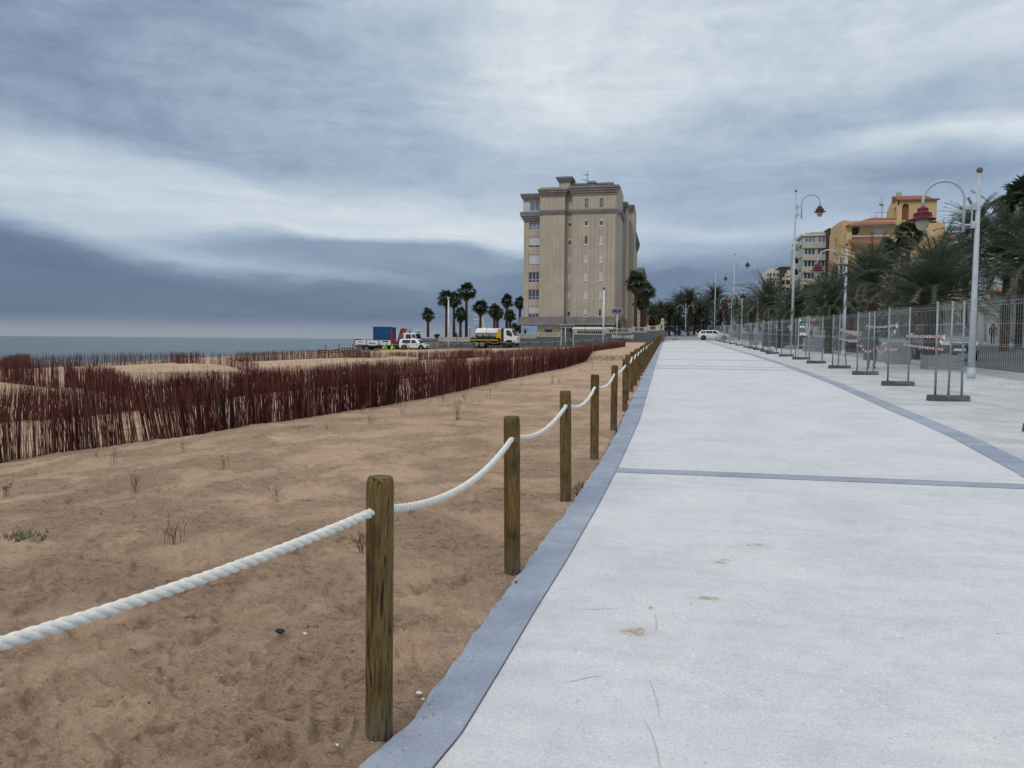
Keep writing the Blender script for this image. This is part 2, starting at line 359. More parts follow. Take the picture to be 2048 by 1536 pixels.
REDL=mat('tail_light_red',(.3,.01,.01),.25)
REDP=mat('red_crane_paint',(.33,.012,.025),.4,(.25,.01,.02),scale=3)
BLUEC=mat('blue_container_paint',(.006,.085,.23),.5,(.004,.06,.17),scale=1.5)
YEL=mat('yellow_paint',(.56,.36,.02),.5,(.45,.28,.02),scale=2)
TANK=mat('white_tank_paint',(.72,.72,.72),.35,(.6,.6,.6),scale=.9)
PURP=mat('purple_sign_face',(.035,.018,.12),.5)
SIGNW=mat('white_lettering',(.55,.54,.60),.6)
HIVIS=mat('hi_vis_yellow',(.50,.72,.08),.7,(.38,.58,.05),scale=8)
TAPEW=mat('white_tape',(.72,.70,.69),.5)
TAPER=mat('red_tape',(.34,.05,.045),.5)
LEAF1=mat('fan_palm_leaf',(.026,.046,.020),.65,(.042,.064,.028),scale=1.5)
LEAF2=mat('date_palm_leaflet',(.072,.098,.066),.6,(.135,.138,.098),scale=1.1,lo=.4,hi=.7)
LEAFD=mat('dry_palm_frond',(.16,.115,.07),.85,(.10,.07,.045),scale=2)
TRUNK=mat('palm_trunk',(.075,.055,.042),.95,(.035,.026,.02),scale=7,bump=1,bscale=20,stretch=(1,1,3))
for M_ in (LEAF1,LEAF2,LEAFD):
    N,L=nodes(M_); pb=N['Principled BSDF']; out=[q for q in N if q.type=='OUTPUT_MATERIAL'][0]; tr=N.new('ShaderNodeBsdfTranslucent'); ms=N.new('ShaderNodeMixShader'); ms.inputs[0].default_value=.32
    L.new(pb.inputs['Base Color'].links[0].from_socket,tr.inputs['Color']); L.new(pb.outputs[0],ms.inputs[1]); L.new(tr.outputs[0],ms.inputs[2]); L.new(ms.outputs[0],out.inputs['Surface'])
BUSH=mat('shrub_leaf',(.018,.035,.014),.7,(.04,.06,.022),scale=3)
BUSHT=mat('shrub_twig',(.10,.07,.05),.9)
GREENP=mat('low_green_plant',(.14,.15,.08),.8,(.22,.19,.12),scale=20)
DRYP=mat('dry_straw',(.26,.19,.115),.9,(.17,.12,.075),scale=10)
SLAT=mat('planter_slats',(.035,.03,.032),.8,(.02,.018,.02),scale=3,stretch=(.3,.3,14))
SKIN=mat('skin',(.36,.2,.14),.6)
JEANS=mat('denim',(.05,.085,.15),.85,(.035,.06,.11),scale=10)
NAVY=mat('navy_jacket',(.012,.02,.055),.8,(.02,.03,.075),scale=6)
DARKJ=mat('dark_jacket',(.03,.03,.032),.8,(.05,.045,.042),scale=6)
HAIR=mat('dark_hair',(.012,.010,.009),.6)
GREYT=mat('grey_trousers',(.10,.105,.11),.85)
HELM=mat('white_helmet',(.75,.76,.7),.4)
ORNG=mat('orange_cloth',(.5,.16,.02),.8)
STICK=vcmat('brushwood_sticks')
# ------------------------------------------------------------------ sky and light
W=bpy.data.worlds.new("World"); S.world=W; W.use_nodes=True; N=W.node_tree.nodes; L=W.node_tree.links
bg=N['Background']; bg.inputs['Strength'].default_value=.1
SUN_AZ,SUN_EL=R(-155),R(42)   # behind the camera, high: soft overcast light
sky=N.new('ShaderNodeTexSky'); sky.sky_type='NISHITA'; sky.sun_disc=False; sky.sun_elevation=SUN_EL; sky.sun_rotation=SUN_AZ
tc=N.new('ShaderNodeTexCoord'); sp=N.new('ShaderNodeSeparateXYZ'); L.new(tc.outputs['Generated'],sp.inputs[0])
def mth(op,a,b=None,c=None):
    n=N.new('ShaderNodeMath'); n.operation=op
    for i,v in enumerate((a,b,c)):
        if v is None: continue
        if hasattr(v,'is_linked'): L.new(v,n.inputs[i])
        else: n.inputs[i].default_value=v
    return n.outputs[0]
az=mth('MULTIPLY',mth('ARCTAN2',sp.outputs['X'],sp.outputs['Y']),57.2958)
u=mth('ADD',az,11.33); v=mth('MULTIPLY',mth('ARCSINE',mth('MAXIMUM',sp.outputs['Z'],-.999)),57.2958)
cb=N.new('ShaderNodeCombineXYZ'); L.new(u,cb.inputs[0]); L.new(v,cb.inputs[1])
# slow swirl of the cloud layer
mpw=N.new('ShaderNodeMapping'); mpw.inputs['Scale'].default_value=(.055,.16,1); L.new(cb.outputs[0],mpw.inputs[0])
nz=N.new('ShaderNodeTexNoise'); nz.inputs['Scale'].default_value=1; nz.inputs['Detail'].default_value=7; nz.inputs['Roughness'].default_value=.55; L.new(mpw.outputs[0],nz.inputs['Vector'])
s1=N.new('ShaderNodeVectorMath'); s1.operation='SUBTRACT'; L.new(nz.outputs['Color'],s1.inputs[0]); s1.inputs[1].default_value=(.5,.5,.5)
s2=N.new('ShaderNodeVectorMath'); s2.operation='MULTIPLY'; L.new(s1.outputs[0],s2.inputs[0]); s2.inputs[1].default_value=(9,4.2,0)
# finer warp shrinks near the horizon
wc=N.new('ShaderNodeVectorMath'); wc.operation='ADD'; L.new(cb.outputs[0],wc.inputs[0]); L.new(s2.outputs[0],wc.inputs[1])
def uv(px,py):
    d=ray(px,py).normalized(); return math.degrees(math.atan2(d.x,d.y))+11.33, math.degrees(math.asin(d.z))
T=None
def layer(px,py,rx,ry,val,strength=1.0,ang=0,soft=1):
    global T
    a,b=uv(px,py); mp=N.new('ShaderNodeMapping'); mp.vector_type='TEXTURE'
    mp.inputs['Location'].default_value=(a,b,0); mp.inputs['Rotation'].default_value=(0,0,R(ang)); mp.inputs['Scale'].default_value=(rx/26.8,ry/26.8,1e5)
    L.new(wc.outputs[0],mp.inputs[0]); g=N.new('ShaderNodeTexGradient'); g.gradient_type='SPHERICAL'; L.new(mp.outputs[0],g.inputs[0])
    mr=N.new('ShaderNodeMapRange'); mr.interpolation_type='SMOOTHSTEP'; mr.inputs['From Min'].default_value=0; mr.inputs['From Max'].default_value=soft; mr.inputs['To Max'].default_value=strength
    L.new(g.outputs['Fac'],mr.inputs['Value'])
    T=mth('ADD',mth('MULTIPLY',T,mth('SUBTRACT',1.0,mr.outputs[0])),mth('MULTIPLY',mr.outputs[0],val))
# base: layered stratus, streaked
mps=N.new('ShaderNodeMapping'); mps.inputs['Scale'].default_value=(.05,.2,1); mps.inputs['Location'].default_value=(3.1,1.7,0); L.new(cb.outputs[0],mps.inputs[0])
ns=N.new('ShaderNodeTexNoise'); ns.inputs['Detail'].default_value=8; ns.inputs['Scale'].default_value=1; ns.inputs['Roughness'].default_value=.55; L.new(mps.outputs[0],ns.inputs['Vector'])
T=mth('ADD',mth('MULTIPLY',mth('SUBTRACT',ns.outputs['Fac'],.5),.5),.60)
layer(1000,-60,900,260,.80,.85)
layer(1600,80,950,300,.82,.85)
layer(330,150,760,330,.37,1.0,-14,.7)
layer(700,270,620,200,.54,.9,-16,.8)
layer(60,40,400,200,.30,.5)
layer(850,60,300,160,.62,.7)
layer(1120,120,420,260,.93,.92,20,1)
layer(1230,230,420,150,.92,.85)
layer(1950,120,500,220,.82,.8)
layer(1650,235,600,90,.46,.8,3)
layer(1450,300,620,110,.66,.7)
layer(1850,285,420,60,.92,.9,4,.7)
layer(1200,300,260,60,.82,.8)
layer(430,425,760,120,.80,1.0,-8,.8)
layer(900,470,620,120,.87,.95,-2,.8)
layer(120,350,420,90,.82,.8,-6)
layer(1600,360,760,110,.53,.9,-4,.8)
layer(1900,335,400,70,.28,.8,1)
layer(1750,420,620,90,.52,.8)
layer(1420,478,420,46,.72,.9)
layer(60,602,820,148,.04,1.0,-11,.42)
layer(650,630,720,95,.06,1.0,-3,.6)
layer(830,530,520,46,.30,.9,-4,.5)
layer(520,515,260,26,.40,.7,-5,.8)
layer(1000,590,420,70,.17,.9)
layer(1450,600,620,120,.10,.95,0,.6)
layer(1380,520,260,34,.40,.8,0,.8)
layer(1290,505,300,26,.62,.7)
# fine streaks over everything
mpf=N.new('ShaderNodeMapping'); mpf.inputs['Scale'].default_value=(.12,.9,1); L.new(wc.outputs[0],mpf.inputs[0])
nf=N.new('ShaderNodeTexNoise'); nf.inputs['Detail'].default_value=9; nf.inputs['Scale'].default_value=1; nf.inputs['Roughness'].default_value=.6; L.new(mpf.outputs[0],nf.inputs['Vector'])
T=mth('ADD',T,mth('MULTIPLY',mth('SUBTRACT',nf.outputs['Fac'],.5),.26))
mpg=N.new('ShaderNodeMapping'); mpg.inputs['Scale'].default_value=(.22,.34,1); L.new(wc.outputs[0],mpg.inputs[0])
ng=N.new('ShaderNodeTexNoise'); ng.inputs['Detail'].default_value=10; ng.inputs['Scale'].default_value=1; ng.inputs['Roughness'].default_value=.68; L.new(mpg.outputs[0],ng.inputs['Vector'])
T=mth('ADD',T,mth('MULTIPLY',mth('SUBTRACT',ng.outputs['Fac'],.5),mth('MULTIPLY',mth('MINIMUM',mth('MAXIMUM',mth('DIVIDE',mth('SUBTRACT',v,4.0),10.0),0.0),1.0),.44)))
cr=N.new('ShaderNodeValToRGB'); e=cr.color_ramp.elements
cols=[(0,(.116,.170,.260)),(.2,(.168,.234,.341)),(.4,(.270,.354,.476)),(.6,(.404,.498,.608)),(.8,(.562,.638,.712)),(1,(.76,.815,.865))]
while len(e)<len(cols): e.new(.5)
for i,(p,c) in enumerate(cols): e[i].position=p; e[i].color=(*c,1)
L.new(T,cr.inputs[0])
# pale haze strip just above the sea
hm=N.new('ShaderNodeMapRange'); hm.interpolation_type='SMOOTHSTEP'; hm.inputs['From Min'].default_value=1.7; hm.inputs['From Max'].default_value=.1; L.new(v,hm.inputs['Value'])
lm=N.new('ShaderNodeMapRange'); lm.interpolation_type='SMOOTHSTEP'; lm.inputs['From Min'].default_value=4; lm.inputs['From Max'].default_value=-9; lm.inputs['To Max'].default_value=.85; L.new(u,lm.inputs['Value'])
hz=mth('MULTIPLY',hm.outputs[0],lm.outputs[0])
mx=N.new('ShaderNodeMix'); mx.data_type='RGBA'; L.new(hz,mx.inputs[0]); L.new(cr.outputs[0],mx.inputs[6]); mx.inputs[7].default_value=(.315,.345,.405,1)
# the cloud deck is brighter overhead, as under any overcast
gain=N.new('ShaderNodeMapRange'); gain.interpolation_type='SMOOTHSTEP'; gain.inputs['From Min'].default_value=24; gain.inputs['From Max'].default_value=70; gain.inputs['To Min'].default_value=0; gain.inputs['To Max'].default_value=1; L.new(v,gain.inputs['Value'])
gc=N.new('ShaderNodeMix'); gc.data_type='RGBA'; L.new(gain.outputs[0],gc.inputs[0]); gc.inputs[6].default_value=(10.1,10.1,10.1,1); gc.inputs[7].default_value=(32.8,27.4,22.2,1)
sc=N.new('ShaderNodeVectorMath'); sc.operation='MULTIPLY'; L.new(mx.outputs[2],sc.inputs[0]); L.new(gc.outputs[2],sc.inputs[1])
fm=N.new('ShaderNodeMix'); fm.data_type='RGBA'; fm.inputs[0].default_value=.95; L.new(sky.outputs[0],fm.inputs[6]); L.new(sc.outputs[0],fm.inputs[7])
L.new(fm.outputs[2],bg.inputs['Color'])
sl=bpy.data.lights.new('sun','SUN'); sl.energy=1.0; sl.angle=R(22); sl.color=(1,.94,.86)
so=bpy.data.objects.new('sun',sl); COL.objects.link(so)
d=Vector((math.sin(SUN_AZ)*math.cos(SUN_EL),math.cos(SUN_AZ)*math.cos(SUN_EL),math.sin(SUN_EL)))
so.rotation_euler=d.to_track_quat('Z','Y').to_euler()
S.view_settings.view_transform='Standard'; S.view_settings.look='None'; S.view_settings.gamma=1; S.view_settings.exposure=0
S.cycles.max_bounces=6; S.cycles.diffuse_bounces=3; S.cycles.transparent_max_bounces=8

# ------------------------------------------------------------------ ground sheets
XIN =[(-8,-1.6),(1.5,-.93),(2.53,-.78),(2.77,-.742),(3.38,-.712),(4.12,-.682),(5.04,-.632),(6.86,-.56),(8.65,-.51),(13.4,-.43),(20.7,-.44),(42,-.46),(80,-.42),(119.5,-.33)]
XOUT=[(-8,-1.95),(1.5,-1.22),(2.48,-1.04),(2.81,-.965),(3.22,-.95),(4.25,-.91),(5.29,-.865),(6.67,-.81),(8.69,-.74),(12,-.72),(25.6,-.76),(60,-.76),(119.5,-.64)]
RIN =[(-8,2.6),(3,2.9),(6,3.25),(9.1,3.78),(12.7,4.17),(16.5,4.33),(24,4.75),(37,5.13),(49,5.21),(79,5.22),(119.5,5.31)]
def itp(T_): 
    ys=[a for a,_ in T_]; xs=[b for _,b in T_]; return lambda y: np.interp(y,ys,xs)
xin,xout,rin=itp(XIN),itp(XOUT),itp(RIN); rout=lambda y: rin(y)+.34
def strip(name,fa,fb,ys,nx,dz,m,side=0,kind='structure',jit=None):
    ys=np.array(ys); V=[];Fc=[]
    for j,y in enumerate(ys):
        a=float(fa(y)); b=float(fb(y))
        if jit: a+=jit(y)
        for i in range(nx+1):
            x=a+(b-a)*i/nx; V.append((x,y,float(zg(x,y))+dz))
    w=nx+1
    for j in range(len(ys)-1):
        for i in range(nx): Fc.append((j*w+i,j*w+i+1,(j+1)*w+i+1,(j+1)*w+i))
    if side:
        o=len(V)
        for j in range(len(ys)): x,y,z=V[j*w]; V.append((x-.01,y,z-side))
        for j in range(len(ys)-1): Fc.append((o+j,j*w,(j+1)*w,o+j+1))
    mb=MB(); mb.v=V; mb.f=Fc; mb.mi=[0]*len(Fc); ob=mb.build(name,m,smooth=False); ob['kind']=kind; return ob
YS=list(np.arange(-8,12,.05))+list(np.arange(12,40,.4))+list(np.arange(40,119.6,2))+[119.5]
YC=list(np.arange(-8,119.5,2.5))+[119.5]
def kj(y): return float(.007*pn(np.array([y*3.1]),np.array([.3]),5)[0]*2+.010*pn(np.array([y*.9]),np.array([2.3]),8)[0]*2+.008*pn(np.array([y*9]),np.array([1.3]),9)[0]*2-.02*max(0,pn(np.array([y*2.3]),np.array([5.3]),19)[0]-.25))
strip('promenade',lambda y:xin(y)+0,lambda y:rin(y),YS[::2]+[119.5],4,0,PAVE)
strip('kerb',lambda y:xout(y),lambda y:xin(y)-.004,YS,2,.004,KERB,side=.12,jit=kj)
def rj(y): return 0.012*math.sin(y*2.1)
strip('border_band',lambda y:rin(y)+.003,lambda y:rout(y),YC,1,.004,KERB)
strip('pavement',lambda y:rout(y)+.003,lambda y:10.25,YC,4,0,WALK)
def band(y,w):
    mb=MB(); a,b=float(xin(y))+.002,float(rin(y))-.002
    mb.quad((a,y,float(zb(y))+.004),(b,y,float(zb(y))+.004),(b,y+w,float(zb(y+w))+.004),(a,y+w,float(zb(y+w))+.004))
    return mb
for y,w in ((8.38,.27),(31.7,.30),(33.9,.30),(41.4,.3),(56,.34),(69,.4),(84,.5),(101,.6)):
    struct(band(y,w).build('paving_joint',BAND))
# thin saw joint where blue band meets terrazzo
jm=MB()
for a,b in zip(YC[:-1],YC[1:]): 
    pass
strip('saw_joint',lambda y:xin(y)-.0045,lambda y:xin(y)+.0005,YS[:440],1,.006,mat('joint_grey',(.17,.175,.19),.9))
strip('road_marking',lambda y:10.25,lambda y:10.40,YC,1,.006,ROADL)
strip('gutter',lambda y:10.40,lambda y:12.0,YC,1,0,GUT)
strip('road_marking',lambda y:12.0,lambda y:12.13,YC,1,.004,ROADL)
YL=list(np.arange(-8,300,4))
strip('road',lambda y:12.0 if y<=119.5 else 12.0,lambda y:26,YL,4,-.004,ASPH)
mb=MB()
for a,b in zip(YL[:-1],YL[1:]):
    za,zb_=float(zg(26,a)),float(zg(26,b)); zc,zd=float(zg(31,a)),float(zg(31,b))
    mb.quad((26,a,za+.12),(31,a,zc+.12),(31,b,zd+.12),(26,b,zb_+.12)); mb.quad((26,a,za-.1),(26,a,za+.12),(26,b,zb_+.12),(26,b,zb_-.1))
struct(mb.build('sidewalk',GUT))
strip('plaza',lambda y:-1.2,lambda y:12.0,list(np.arange(119.52,200,4)),4,-.002,GUT)
# beach sand, finely dimpled near the camera
rr=np.concatenate([np.exp(np.arange(math.log(1.1),math.log(12),.0038)),np.exp(np.arange(math.log(12),math.log(140),.0065))]); rr=np.concatenate([rr,np.array([150,165,180,200,230,260,300,400])])
th=np.concatenate([np.arange(-130,-50,1.0),np.arange(-50,2.6,.118)])*math.pi/180
RR,TT=np.meshgrid(rr,th,indexing='ij'); X=RR*np.sin(TT); Y=RR*np.cos(TT)
Z=zg(X,Y)-.02
fade=1/(1+(RR/45)**2)
Z+=fade*(.020*fbm(X*.9,Y*.9,3,3)+.014*fbm(X*2.6,Y*3.4,4,11)+.026*np.abs(fbm(X*4.5+.6*fbm(X*2,Y*2,2,5),Y*7,4,21)))
Z+=np.where(RR<22,.011*fbm(X*17,Y*22,4,31),0)
Z+=.10*fbm(X*.12,Y*.12,2,41)*sm(3,9,-X)
for k in range(1500):
    a=rng.uniform(-50,-3)*math.pi/180; r_=math.exp(rng.uniform(math.log(1.8),math.log(22)))
    cx,cy=r_*math.sin(a),r_*math.cos(a)
    if cx>-1.1: continue
    i0,i1=np.searchsorted(rr,[r_-.35,r_+.35]); da=.4/r_
    j0,j1=np.searchsorted(th,[a-da,a+da])
    xs=X[i0:i1,j0:j1]-cx; ys=Y[i0:i1,j0:j1]-cy; q=rng.uniform(0,3.14); c_,s_=math.cos(q),math.sin(q)
    uu=(xs*c_+ys*s_)/rng.uniform(.05,.15); vv=(-xs*s_+ys*c_)/rng.uniform(.03,.06); d2=uu*uu+vv*vv
    dep=rng.uniform(.008,.026)
    Z[i0:i1,j0:j1]+=-dep*np.exp(-d2**1.7)+dep*.5*np.exp(-(np.sqrt(d2)-1.35)**2*9)*(1+.6*pn(xs*14+k,ys*14,9))
# scuffed pits and little mounds seen beside the fence
edge=sm(-.2,.35,-(X+.8)) # 0 at kerb ->1 away
Z=np.where(X>-.74,zg(X,Y)-.16,Z)
zk=zg(X,Y)-.035
Z=np.where(X>-.74,Z,Z*edge+zk*(1-edge)+.012*fbm(X*8,Y*8,2,77))
def gridmesh(name,X,Y,Z,m):
    n1,n2=X.shape; me=bpy.data.meshes.new(name)
    co_=np.stack([X,Y,Z],-1).reshape(-1,3).astype(np.float32)
    i=np.arange(n1-1)[:,None]*n2+np.arange(n2-1)[None,:]
    f=np.stack([i,i+n2,i+n2+1,i+1],-1).reshape(-1,4)
    me.vertices.add(len(co_)); me.vertices.foreach_set('co',co_.ravel())
    me.loops.add(f.size); me.loops.foreach_set('vertex_index',f.ravel().astype(np.int32))
    me.polygons.add(len(f)); me.polygons.foreach_set('loop_start',(np.arange(len(f))*4).astype(np.int32)); me.polygons.foreach_set('loop_total',np.full(len(f),4,np.int32))
    me.polygons.foreach_set('use_smooth',np.ones(len(f),bool))
    me.materials.append(m); me.update(calc_edges=True); me.validate()
    o=bpy.data.objects.new(name,me); COL.objects.link(o); return o
so_=struct(gridmesh('beach_sand',X,Y,Z,SAND))
# everything inland and behind: one coarse sheet
gx=np.concatenate([np.array([-1.0,0,4,8,12,20,26,31,40,60,100,300,1000,4000])]); gy=np.concatenate([np.arange(-200,0,40),np.arange(0,240,8),np.array([300,500,1000,4000])])
GX,GY=np.meshgrid(gx,gy,indexing='ij'); struct(gridmesh('ground',GX,GY,zg(GX,GY)-.2,GUT))
gx=np.array([-400,-200,-90,-70,-60,-50,-40,-30,-20,-13,-8,-4,-1.0]); gy=np.array([-300,-100,-30,-10,-4,-1,0.])
GX,GY=np.meshgrid(gx,gy,indexing='ij'); struct(gridmesh('beach_behind',GX,GY,zg(GX,GY)-.35,SAND))
mb=MB(); mb.quad((-5000,-1500,-2),(60,-1500,-2),(60,5000,-2),(-5000,5000,-2)); struct(mb.build('sea',WATER))
# far beach land north of the street
# ------------------------------------------------------------------ brushwood sand fences
def brush(label,pts,dens,clump,tone=0,hj=.18,thin=1.0,greyish=0,seed=0,ext=None):
    rs=random.Random(seed)
    P=[];H=[]
    for px,py,h in pts:
        g,D=G(px,py); P.append(g); H.append(h*D/F)
    if ext: P.insert(0,gp(*ext)); H.insert(0,H[0])
    mb=MB(); s0=rs.uniform(0,99); wire=[];acc=0
    for i in range(len(P)-1):
        a,b=P[i],P[i+1]; Lg=(b-a).length; n=int(Lg*dens*(1 if len(pts[0])<4 else 1)*(1+.8*min(1,i/5)*(seed in(1,2))))
        dirv=(b-a).normalized()
        for k in range(n):
            t=(k+rs.random())/n; p=a.lerp(b,t); s=acc+t*Lg
            cl=float(pn(np.array([s*2.3+s0]),np.array([.5]),seed+3)[0])*1.3+float(pn(np.array([s*.55+s0]),np.array([9.5]),seed+4)[0])
            if rs.random()>max(.34,clump[0]+clump[1]*cl): continue
            h=(H[i]*(1-t)+H[i+1]*t)*(1+rs.uniform(-hj,hj*.7))
            if rs.random()<.07: h*=1.18
            z=float(zg(p.x,p.y))-.06
            p=Vector((p.x+rs.gauss(0,.035),p.y+rs.gauss(0,.035),z))
            lean=float(pn(np.array([s*.8+s0]),np.array([3.5]),seed+9)[0])*.32+rs.gauss(0,.055)
            perp=Vector((-dirv.y,dirv.x,0)); lp=rs.gauss(0,.05)
            top=p+dirv*(lean*h)+perp*(lp*h)+Vector((0,0,h+.06)); mid=p.lerp(top,.55)+Vector((rs.gauss(0,.012),rs.gauss(0,.012),0))
            q=rs.random()
            if q<.07+tone*.3: c=(.17,.11,.075)
            elif q<.55: c=(.138,.036,.031)
            elif q<.8: c=(.068,.022,.022)
            else: c=(.035,.015,.017)
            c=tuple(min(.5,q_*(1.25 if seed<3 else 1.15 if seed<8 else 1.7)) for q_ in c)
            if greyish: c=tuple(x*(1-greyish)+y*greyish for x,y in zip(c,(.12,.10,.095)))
            mb.col=(*c,1); r_=rs.uniform(.0035,.0075)*thin*(1 if Lg<1e9 else 1)
            vs=[]
            for c_,rad in ((p,r_),(mid,r_*.85),(top,r_*.35)):
                for j in range(3):
                    an=j*2.094+q*6; vs.append((c_.x+rad*math.cos(an),c_.y+rad*math.sin(an),c_.z))
            mb.add(vs,[(0,1,4,3),(1,2,5,4),(2,0,3,5),(3,4,7,6),(4,5,8,7),(5,3,6,8)])
            for _t in range(2 if rs.random()<.6 else 0):   # side twigs
                tw=mid+dirv*rs.uniform(-.09,.09)+perp*rs.uniform(-.05,.05)+Vector((0,0,rs.uniform(.2,.48)*h)); rr_=r_*.5
                mb.add([(mid.x-rr_,mid.y,mid.z),(mid.x+rr_,mid.y,mid.z),(tw.x,tw.y+rr_,tw.z)],[(0,1,2)])
        acc+=Lg
    root=thing('brushwood_fence',label,'brushwood fence',P[0],0,'rows of brushwood sand fence on the beach')
    o=mb.build('brushwood',STICK); o.parent=root; o.matrix_parent_inverse=Matrix.Translation(-P[0]); o['kind']='stuff'
    wb=MB(); 
    for fr in (.28,.62):
        wb.tube([p+Vector((0,0,H[i]*fr)) for i,p in enumerate(P)],.0025,4)
    w=wb.build('binding_wire',BUSHT); w.parent=root; w.matrix_parent_inverse=Matrix.Translation(-P[0])
    return root
brush('nearest long maroon brushwood fence, running from the left edge to beside the rope posts',
  [(-60,933,120),(0,923,116),(137,902,112),(342,879,102),(513,850,92),(700,822,80),(859,794,62),(986,765,50),(1075,745,38),(1128,735,33),(1170,722,28),(1182,704,15)],150,(.55,.8),seed=1,thin=1.15,ext=(-11,6.5))
brush('second long brushwood fence, parallel behind the nearest one',
  [(-80,852,74),(22,842,72),(171,829,68),(277,817,62),(350,807,58),(478,791,50),(623,776,43),(700,767,40),(841,751,35),(930,741,30)],170,(.74,.45),seed=2,thin=1.3)
brush('short dark brushwood fence against the sea at the left edge',
  [(-60,758,50),(0,763.7,52),(60,770,50),(120,776,48)],85,(.6,.5),seed=3,thin=1.4)
brush('short brushwood fence sloping down between the left cells of the beach grid',
  [(130,772.6,46),(210,784,48),(262,797,48)],120,(.6,.8),seed=4,thin=1.4)
brush('thin see-through brushwood fence along the shoreline left of the dune',
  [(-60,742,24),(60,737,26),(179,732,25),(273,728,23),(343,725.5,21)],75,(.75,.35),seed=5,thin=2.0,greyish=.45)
brush('brushwood fence curving down the right flank of the dune',
  [(343,725,22),(400,726,22),(452,730,24),(487,740,25),(517,746,24)],34,(.65,.5),seed=6,thin=1.3)
brush('pale brushwood fence along the shoreline in front of the wooden railing',
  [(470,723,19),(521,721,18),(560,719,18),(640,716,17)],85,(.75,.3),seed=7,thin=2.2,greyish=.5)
brush('low brushwood fence in front of the crane truck',
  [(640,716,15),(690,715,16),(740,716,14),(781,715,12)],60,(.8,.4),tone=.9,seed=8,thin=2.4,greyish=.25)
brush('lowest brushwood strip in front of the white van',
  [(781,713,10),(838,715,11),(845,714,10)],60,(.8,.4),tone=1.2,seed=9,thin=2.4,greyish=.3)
brush('brushwood fence in the middle of the beach below the tanker lorry',
  [(838,720.5,19),(902,718.5,18),(948,714.5,17),(985,713,15)],110,(.9,.3),tone=1.0,seed=10,thin=2.2)
brush('brushwood fence just below the apartment tower, behind the sand mound',
  [(985,717,16),(1050,712.5,17),(1120,712,18),(1172,707,15)],110,(.9,.3),tone=1.3,seed=11,thin=2.2)
brush('farthest right brushwood fence ending in a point near the rope posts',
  [(1182,703,13),(1215,698,13),(1249,693,12),(1247,691,10)],110,(.9,.3),tone=.4,seed=12,thin=2.2)
# ------------------------------------------------------------------ rope fence
post_pts=[(-1.75,.75)]
for px,py in [(746,1475),(1020,1143),(1129,998),(1187,915),(1226,858),(1249,820)]:
    g,_=G(px,py); post_pts.append((g.x+.005,g.y+.05))
y=post_pts[-1][1]
while y<112: y+=2.35; post_pts.append((-.86+.0012*(y-15),y))
pm=MB(); prof=[(.0,-.3),(.052,-.3),(.052,.96),(.050,.985),(.044,.998),(0,1.0)]
n=20; vs=[];fs=[]
pv=[( .0525,-.3),(.0525,.3),(.0525,.96),(.0505,.985),(.044,.998)]
pm.lathe(pv,n=22); proto=pm.build('rope_post',WOOD,smooth=False)
pm=MB(); 
POSTG='timber rope posts beside the promenade'
for i,(x,y) in enumerate(post_pts):
    o=proto if i==0 else proto.copy()
    if i: COL.objects.link(o)
    o.location=gp(x,y); o.rotation_euler=(random.uniform(-.012,.012),random.uniform(-.012,.012),random.uniform(0,6.28))
    rz_=random.uniform(.985,1.015); o.scale=(1,1,rz_)
    tag(o,('round timber rope post nearest the camera, thick with a dark cracked face' if i==1 else 'greenish brown timber rope post, %s from the camera beside the promenade'%ordw(max(i-1,0))),'post',POSTG)
    if i==0: tag(o,'timber rope post out of view beside the camera, before the nearest one','post',POSTG)
bpy.data.objects.remove(proto) if False else None
# rope threaded through the posts: three laid strands near the camera
rope=MB()
def ropept(i,t):
    a=gp(*post_pts[i],.865); b=gp(*post_pts[i+1],.865); p=a.lerp(b,t)
    sag=[.05,.115,.10,.11,.09][i%5] if i else .05
    p.z-=sag*4*t*(1-t); p.x+=(.01*math.sin(i*2.1))*4*t*(1-t); return p
for i in range(len(post_pts)-1):
    near=i<5
    K=int(150/(1+.55*i)) if near else 8
    c=[ropept(i,k/K) for k in range(K+1)]
    if near:
        Lg=sum((c[k+1]-c[k]).length for k in range(K))
        for sdx in range(3):
            pts=[]; s=0
            for k,p in enumerate(c):
                if k: s+=(c[k]-c[k-1]).length
                d_=(c[min(k+1,K)]-c[max(k-1,0)]).normalized(); a_=Vector((0,0,1)); a_=(a_-d_*a_.dot(d_)).normalized(); b_=d_.cross(a_)
                an=s/.115*2*math.pi+sdx*2.094
                pts.append(p+(a_*math.cos(an)+b_*math.sin(an))*.0088)
            rope.tube(pts,.0102,8)
    else: rope.tube(c,.0185,8)
tag(rope.build('rope',ROPE,smooth=True),'thick white twisted rope sagging through the row of timber posts beside the promenade','rope')

